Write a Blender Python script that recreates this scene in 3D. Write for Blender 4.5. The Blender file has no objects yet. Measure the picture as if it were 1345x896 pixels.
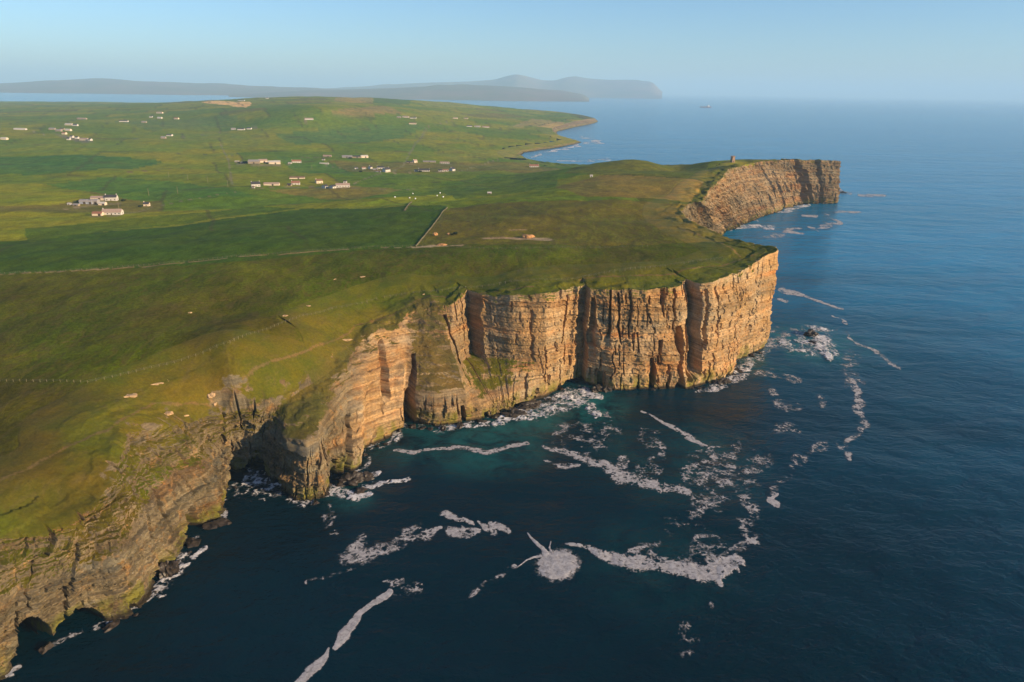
import bpy, math, random
import numpy as np
from math import radians

S = bpy.context.scene
COL = S.collection
random.seed(7)

# ------------------------------------------------------------------ camera
H, F = 160.0, 897.0                      # eye height above the sea, focal length in photo pixels
ROLL, PITCH = radians(.82), math.atan2(448 - 118.5, F)
cd = bpy.data.cameras.new('camera')
cd.sensor_width, cd.lens = 36.0, 36.0 * F / 1345.0
cd.clip_start, cd.clip_end = 1.0, 600000.0
cam = bpy.data.objects.new('camera', cd)
COL.objects.link(cam)
cr, sr, cp, sp = math.cos(ROLL), math.sin(ROLL), math.cos(PITCH), math.sin(PITCH)
Rv = (cr, sr * sp, sr * cp)
Uv = (-sr, cr * sp, cr * cp)
Bv = (0, -cp, sp)
from mathutils import Matrix
cam.matrix_world = Matrix(((Rv[0], Uv[0], Bv[0], 0), (Rv[1], Uv[1], Bv[1], 0), (Rv[2], Uv[2], Bv[2], H), (0, 0, 0, 1)))
S.camera = cam

# ------------------------------------------------------------------ light
SUN_AZ, SUN_EL = radians(114.0), radians(17.0)      # azimuth clockwise from the viewing direction (+Y)
W = bpy.data.worlds.new('World')
S.world = W
W.use_nodes = True
wn = W.node_tree.nodes
sky = wn.new('ShaderNodeTexSky')
sky.sky_type = 'NISHITA'
sky.sun_disc = False
sky.sun_elevation, sky.sun_rotation = SUN_EL, SUN_AZ
sky.altitude, sky.air_density, sky.dust_density, sky.ozone_density = 0.0, 1.0, 0.4, 6.0
wn['Background'].inputs['Strength'].default_value = 0.10
W.node_tree.links.new(sky.outputs[0], wn['Background'].inputs['Color'])
sd_ = bpy.data.lights.new('sun', 'SUN')
sd_.energy, sd_.angle, sd_.color = 5.0, radians(.55), (1.0, .75, .47)
sun = bpy.data.objects.new('sun', sd_)
COL.objects.link(sun)
from mathutils import Vector
sun.rotation_euler = Vector((math.sin(SUN_AZ) * math.cos(SUN_EL), math.cos(SUN_AZ) * math.cos(SUN_EL), math.sin(SUN_EL))).to_track_quat('Z', 'Y').to_euler()
sun.location = (600, -400, 400)
S.view_settings.view_transform = 'Standard'
S.view_settings.look = 'None'
S.view_settings.exposure = 0.84
S.view_settings.gamma = 1.0
S.view_settings.use_curve_mapping = False
S.cycles.max_bounces = 6
S.cycles.volume_bounces = 1
S.cycles.use_denoising = True

HAZE_DENSITY = 6.3e-5

# ------------------------------------------------------------------ helpers
def ray(x, y):
    u, v = np.asarray(x, float) - 672.5, np.asarray(y, float) - 448.0
    a, b = u * cr + v * sr, v * cr - u * sr
    Y = F * cp - b * sp
    return a / Y, (-F * sp - b * cp) / Y          # dx/dY, dz/dY

def atz(x, y, z=0.0):
    dx, dz = ray(x, y)
    t = (z - H) / dz
    return np.array([dx * t, t, z])

def hsh(ix, iy, seed=0):
    with np.errstate(over='ignore'):
        n = (np.asarray(ix).astype(np.int64) * 374761393 + np.asarray(iy).astype(np.int64) * 668265263 + seed * 1442695041) & 0xffffffff
        n = ((n ^ (n >> 13)) * 1274126177) & 0xffffffff
        n = ((n ^ (n >> 16)) * 2246822519) & 0xffffffff
        n = n ^ (n >> 15)
    return (n & 0xffffff) / float(0xffffff)

def vn(x, y, seed=0):
    """value noise, -1..1"""
    x0, y0 = np.floor(x), np.floor(y)
    fx, fy = x - x0, y - y0
    fx, fy = fx * fx * fx * (fx * (fx * 6 - 15) + 10), fy * fy * fy * (fy * (fy * 6 - 15) + 10)
    a, b = hsh(x0, y0, seed), hsh(x0 + 1, y0, seed)
    c, d = hsh(x0, y0 + 1, seed), hsh(x0 + 1, y0 + 1, seed)
    return ((a + (b - a) * fx) * (1 - fy) + (c + (d - c) * fx) * fy) * 2 - 1

def fbm(x, y, oct=4, seed=0, gain=.5):
    s, a, t = 0.0, 1.0, 0.0
    for k in range(oct):
        ca, sa = math.cos(.7 * k + .3), math.sin(.7 * k + .3)
        s = s + a * vn((x * ca - y * sa) * 2 ** k + 17.3 * k, (x * sa + y * ca) * 2 ** k - 9.1 * k, seed + k)
        t += a
        a *= gain
    return s / t * 1.5

def sst(a, b, x):
    t = np.clip((x - a) / (b - a), 0, 1)
    return t * t * (3 - 2 * t)

def tag(o, label=None, cat=None, group=None, kind=None):
    for k, v in (('label', label), ('category', cat), ('group', group), ('kind', kind)):
        if v:
            o[k] = v
    return o

def mesh_np(name, co, quads=None, tris=None, mat=None, smooth=True, attrs=None, parent=None):
    me = bpy.data.meshes.new(name)
    co = np.ascontiguousarray(co, np.float32)
    loops, starts, totals = [], [], []
    n0 = 0
    if quads is not None and len(quads):
        loops.append(np.asarray(quads, np.int32).ravel())
        starts.append(np.arange(len(quads)) * 4)
        totals.append(np.full(len(quads), 4))
        n0 = len(quads) * 4
    if tris is not None and len(tris):
        loops.append(np.asarray(tris, np.int32).ravel())
        starts.append(np.arange(len(tris)) * 3 + n0)
        totals.append(np.full(len(tris), 3))
    loops = np.concatenate(loops)
    starts = np.concatenate(starts).astype(np.int32)
    totals = np.concatenate(totals).astype(np.int32)
    me.vertices.add(len(co))
    me.vertices.foreach_set('co', co.ravel())
    me.loops.add(len(loops))
    me.loops.foreach_set('vertex_index', loops)
    me.polygons.add(len(starts))
    me.polygons.foreach_set('loop_start', starts)
    me.polygons.foreach_set('loop_total', totals)
    if isinstance(smooth, np.ndarray):
        me.polygons.foreach_set('use_smooth', smooth.astype(bool))
    else:
        me.polygons.foreach_set('use_smooth', np.full(len(starts), bool(smooth)))
    for k, a in (attrs or {}).items():
        a = np.asarray(a, np.float32)
        if a.ndim == 1:
            at = me.attributes.new(k, 'FLOAT', 'POINT')
            at.data.foreach_set('value', a)
        else:
            at = me.attributes.new(k, 'FLOAT_COLOR', 'POINT')
            at.data.foreach_set('color', np.ascontiguousarray(np.concatenate([a, np.ones((len(a), 1), np.float32)], 1)).ravel())
    me.update(calc_edges=True)
    me.validate()
    if mat:
        me.materials.append(mat)
    o = bpy.data.objects.new(name, me)
    COL.objects.link(o)
    if parent:
        o.parent = parent
    return o

def grid_quads(nr, nc):
    i = np.arange(nr - 1)[:, None] * nc + np.arange(nc - 1)[None, :]
    return np.stack([i, i + 1, i + nc + 1, i + nc], -1).reshape(-1, 4)

# ------------------------------------------------------------------ node helper
class NT:
    def __init__(s, name):
        s.m = bpy.data.materials.new(name)
        s.m.use_nodes = True
        s.t = s.m.node_tree
        s.b = s.t.nodes['Principled BSDF']
        s.out = s.t.nodes['Material Output']
    def n(s, typ, **kw):
        nd = s.t.nodes.new(typ)
        for k, v in kw.items():
            if k.startswith('i_'):
                key = k[2:]
                nd.inputs[int(key) if key.isdigit() else key].default_value = v
            else:
                setattr(nd, k, v)
        return nd
    def l(s, a, b):
        s.t.links.new(a, b)
    def noise(s, vec, scale, detail=4, rough=.55, dist=0.0):
        nd = s.n('ShaderNodeTexNoise')
        nd.inputs['Scale'].default_value = scale
        nd.inputs['Detail'].default_value = detail
        nd.inputs['Roughness'].default_value = rough
        nd.inputs['Distortion'].default_value = dist
        s.l(vec, nd.inputs['Vector'])
        return nd.outputs['Fac']
    def math(s, op, a, b=None, c=None, clamp=False):
        nd = s.n('ShaderNodeMath', operation=op, use_clamp=clamp)
        for i, v in enumerate((a, b, c)):
            if v is None:
                continue
            if isinstance(v, (int, float)):
                nd.inputs[i].default_value = v
            else:
                s.l(v, nd.inputs[i])
        return nd.outputs[0]
    def ramp(s, v, lo, hi, a=0.0, b=1.0):
        nd = s.n('ShaderNodeMapRange', interpolation_type='SMOOTHSTEP')
        nd.inputs['From Min'].default_value, nd.inputs['From Max'].default_value = lo, hi
        nd.inputs['To Min'].default_value, nd.inputs['To Max'].default_value = a, b
        s.l(v, nd.inputs['Value'])
        return nd.outputs[0]
    def mix(s, f, a, b, mode='MIX'):
        nd = s.n('ShaderNodeMix', data_type='RGBA', blend_type=mode)
        for sock, v in ((nd.inputs[0], f), (nd.inputs[6], a), (nd.inputs[7], b)):
            if isinstance(v, (int, float)):
                sock.default_value = v
            elif isinstance(v, tuple):
                sock.default_value = (*v, 1) if len(v) == 3 else v
            else:
                s.l(v, sock)
        return nd.outputs[2]
    def pos(s, scale=(1, 1, 1), loc=(0, 0, 0), rot=(0, 0, 0)):
        g = s.n('ShaderNodeNewGeometry')
        mp = s.n('ShaderNodeMapping')
        mp.inputs['Scale'].default_value, mp.inputs['Location'].default_value, mp.inputs['Rotation'].default_value = scale, loc, rot
        s.l(g.outputs['Position'], mp.inputs['Vector'])
        return mp.outputs[0]

def simple_mat(name, col, rough=.8, var=.25, scale=2.0, metal=0.0):
    t = NT(name)
    f = t.noise(t.pos(), scale, 4)
    k = t.ramp(f, .3, .7, 1 - var, 1 + var)
    c = t.mix(1.0, (*col, 1), k, 'MULTIPLY')
    t.l(c, t.b.inputs['Base Color'])
    t.b.inputs['Roughness'].default_value = rough
    t.b.inputs['Metallic'].default_value = metal
    t.b.inputs['Specular IOR Level'].default_value = .25
    return t.m

# ------------------------------------------------------------------ coast stations: waterline pixel, rim pixel, setback of the rim, profile
# profile: w wall, t wall with terrace on top, s low cliff then slope, b bench then wall
WORLD = 'world'
ST1 = [   # a fifth entry: the third is the rim's height above the sea instead of the setback; a pair of points: waterline and rim on the ground plan
    (WORLD, (-330, -120), 34, 12, 't'), (WORLD, (-235, 0), 34, 12, 't'), (WORLD, (-172, 95), 36, 13, 't'),
    ((0, 890), (0, 708), 34, 't', 1), ((23, 870), (36, 706), 32, 't', 1), ((70, 843), (76, 694), 31, 't', 1), ((118, 823), (106, 682), 31, 't', 1),
    ((175, 806), (128, 655), 34, 't', 1), ((197, 783), (146, 632), 36, 't', 1), ((212, 760), (155, 612), 38, 't', 1), ((228, 745), (160, 590), 40, 't', 1),
    ((247, 714), (164, 566), 41, 't', 1), ((266, 692), (182, 566), 39, 't', 1), ((292, 682), (215, 560), 36, 't', 1),
    ((300, 640), (262, 549), 32, 't', 1), ((312, 624), (300, 543), 30, 't', 1), ((340, 618), (345, 537), 30, 't', 1),
    ((375, 647), (380, 524), 30, 'n', 1), ((409, 659), (398, 512), 31, 'n', 1), ((425, 650), (418, 498), 32, 'n', 1), ((434, 622), (440, 480), 33, 'n', 1),
    ((452, 624), (462, 462), 35, 's', 1), ((477, 614), (478, 442), 38, 's', 1), ((480, 592), (490, 430), 41, 's', 1), ((516, 575), (512, 416), 43, 's', 1),
    ((531, 556), (535, 406), 46, 's', 1), ((550, 560), (550, 400), 48, 'p', 1), ((572, 563), (562, 400), 48, 'p', 1), ((618, 555), (574, 401), 48, 'p', 1),
    ((645, 549), (592, 397), 50, 'b', 1), ((655, 544), (634, 386), 52.5, 'b', 1), ((672, 537), (668, 388), 54, 'b', 1),
    ((717, 524), (717, 386), 55, 'w', 1), ((742, 508), (752, 376), 56, 'w', 1), ((762, 504), (763, 378), 56, 'w', 1), ((805, 514), (805, 379), 57, 'w', 1),
    ((853, 512), (850, 379), 57.5, 'w', 1), ((903, 511), (903, 372), 59, 'w', 1), ((931, 504), (934, 370), 60, 'w', 1), ((961, 494), (961, 360), 61, 'w', 1),
    ((969, 474), (980, 354), 62, 'w', 1), ((994, 465), (1006, 337), 65, 'w', 1), ((1008, 458), (1024, 327), 68, 'w', 1),
    (WORLD, (171, 433), 68, 3, 'w'), (WORLD, (164, 452), 67, 8, 'w'), (WORLD, (156, 480), 66, 10, 'w'), (WORLD, (150, 540), 66, 12, 'w'),
    (WORLD, (163, 605), 64, (148, 605), 'w'), (WORLD, (188, 665), 63, (163, 640), 'w'), (WORLD, (215, 725), 61, (174, 660), 'w'), (WORLD, (238, 785), 60, (179, 668), 'w'),
    (WORLD, (258, 830), 60, (182, 672), 'w')]
ST2 = [  # rim given with its height instead of its setback
    (WORLD, (252, 818), 60, (178, 664), 'w'),
    ((956, 304), (921, 266), 60, 'z'), ((970, 299), (930, 250), 61, 'z'), ((985, 293), (945, 237), 62, 'z'), ((1003, 287), (957, 222), 64, 'z'),
    ((1022, 281), (988, 214), 65, 'z'), ((1040, 274), (1012, 211), 66, 'z'), ((1052, 270), (1040, 210.5), 66, 'z'), ((1077, 268), (1075, 210.5), 65, 'z'),
    ((1092, 268), (1094, 211), 64, 'z'), ((1101, 267), (1104.5, 212), 63, 'z'),
    (WORLD, (505, 1110), 60, 8, 'w'), (WORLD, (470, 1190), 52, 14, 'w'), (WORLD, (400, 1290), 40, 16, 'w'), (WORLD, (290, 1390), 26, 18, 'w'),
    (WORLD, (170, 1520), 12, 18, 'w'), (WORLD, (95, 1620), 5, 20, 'w'), (WORLD, (52, 1712), 4, 20, 'w')]
ST3 = [(x, y, z) for x, y, z in [
    (700, 210, 3), (688, 204.5, 4), (692, 201, 5), (712, 197.5, 6), (738, 194, 6), (757, 190, 5), (768, 187, 3), (757, 185, 6), (742, 182, 10), (734, 178, 14),
    (732, 173.5, 16), (745, 170, 20), (762, 166, 24), (780, 162.5, 24), (787, 160, 18), (772, 157.5, 26), (745, 153, 26), (722, 149.5, 20), (704, 147.5, 12), (668, 143.5, 8), (640, 141.5, 6)]]

def smooth1(a, w):
    if w < 1:
        return a
    k = np.hanning(2 * w + 3)[1:-1]
    k /= k.sum()
    p = np.concatenate([np.repeat(a[:1], w, 0), a, np.repeat(a[-1:], w, 0)])
    return np.convolve(p, k, 'valid')

def resample(P, ds):
    d = np.r_[0, np.cumsum(np.hypot(*np.diff(P[:, :2], axis=0).T))]
    n = max(2, int(d[-1] / ds))
    s = np.linspace(0, d[-1], n)
    return np.stack([np.interp(s, d, P[:, k]) for k in range(P.shape[1])], 1), s, d

def base_points(ST):
    return np.array([np.array([*t[1], 0.]) if t[0] == WORLD else atz(*t[0]) for t in ST])

def out_normals(B, win):
    """smooth seaward direction at each station"""
    P, s, d = resample(B, 2.0)
    Q = np.stack([smooth1(P[:, 0], win), smooth1(P[:, 1], win)], 1)
    T = np.gradient(Q, axis=0)
    N = np.stack([T[:, 1], -T[:, 0]], 1)
    N /= np.linalg.norm(N, axis=1)[:, None]
    return np.stack([np.interp(d, s, N[:, 0]), np.interp(d, s, N[:, 1])], 1)

def rim_points(ST, B, N):
    R = []
    for t, b, n in zip(ST, B, N):
        if t[0] == WORLD:
            R.append([*t[3], t[2]] if isinstance(t[3], tuple) else [b[0] - n[0] * t[3], b[1] - n[1] * t[3], t[2]])
        elif t[3] == 'z' or len(t) == 5:
            R.append(atz(*t[1], t[2]))
        else:
            dx, dz = ray(*t[1])
            # point of the ray whose inland offset from the waterline point is the setback
            Y = ((b[0] * n[0] + b[1] * n[1]) - t[2]) / (dx * n[0] + n[1])
            R.append([dx * Y, Y, H + dz * Y])
    return np.array(R)

B1 = base_points(ST1); N1 = out_normals(B1, 22); R1 = rim_points(ST1, B1, N1)
B2 = base_points(ST2); N2 = out_normals(B2, 40); R2 = rim_points(ST2, B2, N2)
B3 = np.array([atz(x, y, 0) for x, y, z in ST3]); N3 = out_normals(B3, 30)
R3 = np.array([[b[0] - n[0] * (14 + z * .6), b[1] - n[1] * (14 + z * .6), z] for b, n, (_, _, z) in zip(B3, N3, ST3)])

# ------------------------------------------------------------------ terrain heights from control points (thin plate spline)
CT = [(0, 650, 40), (0, 600, 42), (0, 503, 46), (160, 560, 42), (250, 500, 43), (400, 440, 46), (300, 503, 43), (0, 420, 50), (300, 420, 50), (520, 380, 52), (700, 360, 59), (860, 345, 62), (960, 335, 64),
      (0, 362, 53), (150, 353, 54), (300, 343, 55), (450, 330, 56), (600, 322, 58), (800, 318, 62), (940, 310, 66),
      (0, 330, 44), (150, 322, 44), (300, 310, 43), (420, 296, 42), (540, 290, 48), (700, 290, 60), (850, 285, 63), (960, 290, 64),
      (0, 280, 34), (150, 280, 30), (300, 270, 30), (450, 262, 30), (560, 264, 38), (660, 262, 50), (780, 258, 58), (890, 262, 61),
      (0, 240, 27), (130, 240, 25), (300, 240, 22), (450, 240, 20), (560, 245, 24), (640, 246, 34), (720, 245, 50), (820, 240, 58), (900, 240, 61),
      (610, 230, 20), (670, 231, 30), (710, 229, 39), (750, 221, 46), (790, 213, 54), (850, 211, 59), (930, 213, 62), (960, 213, 64),
      (0, 215, 27), (130, 215, 24), (300, 215, 20), (450, 212, 15), (560, 214, 11), (650, 212, 7), (690, 219, 6),
      (0, 190, 30), (130, 190, 28), (300, 190, 26), (450, 190, 24), (580, 190, 15), (680, 190, 9),
      (0, 168, 34), (130, 168, 35), (300, 165, 40), (450, 165, 44), (560, 170, 32), (640, 170, 22), (710, 178, 14),
      (0, 150, 36), (130, 150, 44), (230, 145, 58), (320, 145, 74), (420, 145, 86), (520, 145, 74), (600, 150, 50), (680, 155, 30), (730, 164, 24),
      (230, 134.5, 58), (300, 131, 80), (400, 127, 108), (480, 128.5, 104), (540, 131.5, 92), (600, 135.5, 76), (660, 141.5, 52), (715, 152, 26),
      (0, 137.5, 28), (120, 138, 40), (180, 136.5, 48), (0, 134, 14), (130, 134, 16)]
CW = [(-600, 0, 52), (-400, -200, 48), (-900, 400, 50), (-300, 60, 42), (-1500, 0, 60), (-2500, 1500, 50), (-5000, 3000, 30), (-1800, -600, 60),
      (-700, 5600, 52), (-1600, 5600, 60), (-300, 6500, 10), (-1500, 7200, 10), (-3000, 6500, 10), (-5000, 6000, 8), (100, 5300, 25),
      (250, 1150, 42), (380, 1180, 50), (120, 1300, 20), (250, 1050, 52), (430, 1100, 60)]
ctl = np.array([atz(*c) for c in CT] + [np.array(c, float) for c in CW]
               + [r for r, t in zip(R1, ST1)] + list(R2) + [r for r in R3])

def qc(X, Y):
    r = np.hypot(X, Y)
    return np.arctan2(X, Y) * 1.3, np.log(r + 40.0)

def tps(r2):
    return np.where(r2 > 1e-12, r2 * np.log(np.maximum(r2, 1e-12)), 0.0)
cu, cv = qc(ctl[:, 0], ctl[:, 1])
n = len(ctl)
A = np.zeros((n + 3, n + 3))
A[:n, :n] = tps((cu[:, None] - cu) ** 2 + (cv[:, None] - cv) ** 2) + np.eye(n) * 2e-4
A[:n, n:] = np.stack([np.ones(n), cu, cv], 1)
A[n:, :n] = A[:n, n:].T
wts = np.linalg.solve(A, np.r_[ctl[:, 2], 0, 0, 0])
GU, GV = np.linspace(-3.2, 1.3, 420), np.linspace(math.log(80), math.log(12000), 420)
guu, gvv = np.meshgrid(GU, GV, indexing='ij')
HG = np.zeros(guu.size)
for i0 in range(0, guu.size, 20000):
    a, b = guu.ravel()[i0:i0 + 20000], gvv.ravel()[i0:i0 + 20000]
    HG[i0:i0 + 20000] = tps((a[:, None] - cu) ** 2 + (b[:, None] - cv) ** 2) @ wts[:n] + wts[n] + wts[n + 1] * a + wts[n + 2] * b
HG = np.clip(HG.reshape(guu.shape), 2.0, 130.0)

def hbase(X, Y):
    u, v = qc(X, Y)
    fu = np.clip((u - GU[0]) / (GU[1] - GU[0]), 0, len(GU) - 1.001)
    fv = np.clip((v - GV[0]) / (GV[1] - GV[0]), 0, len(GV) - 1.001)
    i, j = fu.astype(int), fv.astype(int)
    a, b = fu - i, fv - j
    return (HG[i, j] * (1 - a) + HG[i + 1, j] * a) * (1 - b) + (HG[i, j + 1] * (1 - a) + HG[i + 1, j + 1] * a) * b

def hgt(X, Y):
    X, Y = np.asarray(X, float), np.asarray(Y, float)
    r = np.hypot(X, Y)
    z = hbase(X, Y)
    z = z + 1.5 * fbm(X / 130, Y / 130, 3, 11) * np.clip(r / 420, .55, 2.2)
    z = z + .55 * fbm(X / 26, Y / 34, 3, 21) + .16 * fbm(X / 6, Y / 6, 2, 31) * np.clip(1.6 - r / 700, 0, 1)
    return z

def march(x, y):
    """where the sight line of a photo pixel meets the land"""
    dx, dz = ray(x, y)
    Y = np.exp(np.linspace(math.log(110), math.log(7500), 2500))
    g = H + dz * Y - hgt(dx * Y, Y)
    k = int(np.argmax(g < 0))
    if k == 0 or Y[k] > 6000:                       # grazes a crest: its nearest point
        k = int(np.argmin(np.where(Y < 5500, g / Y, 9)))
        return np.array([dx * Y[k], Y[k], float(hgt(dx * Y[k], Y[k]))])
    t = g[k - 1] / (g[k - 1] - g[k] + 1e-9)
    yy = Y[k - 1] + (Y[k] - Y[k - 1]) * t
    return np.array([dx * yy, yy, float(hgt(dx * yy, yy))])

def inside(px, py, poly):
    c = np.zeros(px.shape, bool)
    n = len(poly)
    for i in range(n):
        x0, y0 = poly[i][0], poly[i][1]
        x1, y1 = poly[(i + 1) % n][0], poly[(i + 1) % n][1]
        if y0 == y1:
            continue
        c ^= ((y0 > py) != (y1 > py)) & (px < (x1 - x0) * (py - y0) / (y1 - y0) + x0)
    return c

def dist_poly(px, py, P):
    best = np.full(px.shape, 1e12)
    for a, b in zip(P[:-1], P[1:]):
        vx, vy = b[0] - a[0], b[1] - a[1]
        L = vx * vx + vy * vy + 1e-9
        t = np.clip(((px - a[0]) * vx + (py - a[1]) * vy) / L, 0, 1)
        best = np.minimum(best, (px - a[0] - t * vx) ** 2 + (py - a[1] - t * vy) ** 2)
    return np.sqrt(best)

# ------------------------------------------------------------------ materials of the land
def land_material():
    t = NT('turf and fields')
    p = t.pos()
    tint = t.n('ShaderNodeAttribute', attribute_name='tint').outputs['Color']
    rough = t.n('ShaderNodeAttribute', attribute_name='rough').outputs['Fac']
    big = t.noise(p, .012, 5, .6)
    mid = t.noise(t.pos((1, .6, 1), rot=(0, 0, .5)), .07, 5, .65, .6)
    fine = t.noise(p, .6, 3, .7)
    c = t.mix(t.ramp(big, .35, .68), t.mix(1.0, tint, (.86, .98, .9, 1), 'MULTIPLY'), t.mix(1.0, tint, (1.25, 1.08, .95, 1), 'MULTIPLY'))
    k = t.math('MULTIPLY', t.ramp(mid, .3, .72, .74, 1.26), t.ramp(fine, .25, .75, .68, 1.32))
    c = t.mix(1.0, c, k, 'MULTIPLY')
    # dry tussock mottling on rough ground
    tuss = t.math('MULTIPLY', t.ramp(t.noise(t.pos((1, .45, 1), rot=(0, 0, .35)), .22, 6, .72, .8), .44, .66), rough, clamp=True)
    c = t.mix(tuss, c, (.115, .078, .022))
    t.l(c, t.b.inputs['Base Color'])
    t.b.inputs['Roughness'].default_value = .95
    t.b.inputs['Specular IOR Level'].default_value = .05
    bp = t.n('ShaderNodeBump', i_Strength=.85, i_Distance=.5)
    t.l(t.math('ADD', fine, t.math('MULTIPLY', mid, 2.0)), bp.inputs['Height'])
    t.l(bp.outputs[0], t.b.inputs['Normal'])
    return t.m

def cliff_material():
    t = NT('sandstone cliff')
    p = t.pos()
    geo = t.n('ShaderNodeNewGeometry')
    sep = t.n('ShaderNodeSeparateXYZ')
    t.l(geo.outputs['Position'], sep.inputs[0])
    z = sep.outputs[2]
    nz = t.n('ShaderNodeSeparateXYZ')
    t.l(geo.outputs['Normal'], nz.inputs[0])
    turf = t.n('ShaderNodeAttribute', attribute_name='turf').outputs['Fac']
    grey = t.n('ShaderNodeAttribute', attribute_name='grey').outputs['Fac']
    tint = t.n('ShaderNodeAttribute', attribute_name='tint').outputs['Color']
    bed = t.n('ShaderNodeAttribute', attribute_name='bed').outputs['Fac']
    # rock: warm flagstone, grey flagstone, iron stain, pale beds
    patch = t.noise(p, .05, 5, .62, .4)
    streak = t.noise(t.pos((.30, .30, .11)), 1.0, 5, .62, .5)
    lam = t.noise(t.pos((.03, .03, 1.6)), 1.0, 4, .7)
    grain = t.noise(p, .9, 5, .72)
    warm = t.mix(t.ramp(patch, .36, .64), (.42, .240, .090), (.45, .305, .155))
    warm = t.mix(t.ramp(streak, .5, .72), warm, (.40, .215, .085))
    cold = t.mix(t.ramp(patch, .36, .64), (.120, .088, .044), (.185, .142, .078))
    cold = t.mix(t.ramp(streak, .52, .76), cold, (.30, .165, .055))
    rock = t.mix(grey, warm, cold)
    rock = t.mix(1.0, rock, t.ramp(bed, 0, 1, .80, 1.14), 'MULTIPLY')
    rock = t.mix(1.0, rock, t.ramp(lam, .3, .7, .70, 1.18), 'MULTIPLY')
    band = t.noise(t.pos((.012, .012, .16), loc=(3, 1, 2)), 1.0, 4, .6, .2)
    rock = t.mix(t.ramp(band, .48, .62, 0, .8), rock, t.mix(1.0, rock, (.74, .84, .98, 1), 'MULTIPLY'))
    rust = t.math('MULTIPLY', t.ramp(band, .50, .36, 0, .7), t.ramp(t.noise(p, .028, 4, .6), .40, .62))
    rock = t.mix(rust, rock, t.mix(1.0, rock, (1.05, .72, .48, 1), 'MULTIPLY'))
    rock = t.mix(1.0, rock, t.ramp(grain, .25, .75, .72, 1.25), 'MULTIPLY')
    # pale guano and lichen spots
    spots = t.math('MULTIPLY', t.ramp(t.noise(t.pos((1, 1, .35)), .55, 5, .75), .63, .72), .45)
    rock = t.mix(spots, rock, (.58, .5, .38))
    # splash zone: yellow-green weed above a dark wet foot
    wob = t.noise(p, .09, 4)
    zz = t.math('ADD', z, t.math('MULTIPLY', t.math('SUBTRACT', wob, .5), 14.0))
    green = t.math('MULTIPLY', t.ramp(zz, 9.5, 3.0), t.ramp(t.noise(t.pos((1, 1, .3)), .16, 5, .7), .42, .58))
    rock = t.mix(t.math('MULTIPLY', green, .8), rock, (.15, .14, .015))
    rock = t.mix(t.ramp(t.math('ADD', z, t.math('MULTIPLY', wob, 3.0)), 3.6, 2.0), rock, (.035, .026, .014))
    # turf
    tn = t.noise(p, .12, 6, .7, .5)
    sel = t.math('ADD', turf, t.math('MULTIPLY', t.math('SUBTRACT', tn, .5), 1.3))
    sel = t.math('ADD', sel, t.math('MULTIPLY', t.math('SUBTRACT', nz.outputs[2], .62), .9))
    gr = t.mix(t.ramp(t.noise(p, .05, 5, .65), .36, .64), tint, t.mix(1.0, tint, (1.5, 1.15, 1.0, 1), 'MULTIPLY'))
    gr = t.mix(t.ramp(t.noise(t.pos((1, .45, 1), rot=(0, 0, .5)), .24, 6, .72, .8), .5, .72, 0.0, .55), gr, (.12, .085, .028))
    gr = t.mix(1.0, gr, t.ramp(grain, .25, .75, .75, 1.25), 'MULTIPLY')
    c = t.mix(t.ramp(sel, .46, .56), rock, gr)
    t.l(c, t.b.inputs['Base Color'])
    t.b.inputs['Roughness'].default_value = .9
    t.b.inputs['Specular IOR Level'].default_value = .15
    bp = t.n('ShaderNodeBump', i_Strength=.55, i_Distance=.5)
    t.l(t.math('ADD', grain, t.math('MULTIPLY', lam, .7)), bp.inputs['Height'])
    t.l(bp.outputs[0], t.b.inputs['Normal'])
    return t.m
M_LAND, M_CLIFF = land_material(), cliff_material()

# ------------------------------------------------------------------ cliffs
OLIVE = np.array((.077, .095, .003))
def bed_tables(seed, zmax=90):
    rs = np.random.RandomState(seed)
    th = rs.uniform(.5, 1.0, 400) * rs.choice([.7, 1.2, 2.6, 4.2], 400, p=[.3, .35, .25, .1])
    edges = np.cumsum(th) - 20
    k = int(np.searchsorted(edges, zmax)) + 1
    return edges[:k], rs.uniform(-1, 1, k + 1), rs.uniform(0, 1, k + 1), rs.uniform(2.2, 8.0, k + 1)

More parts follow.
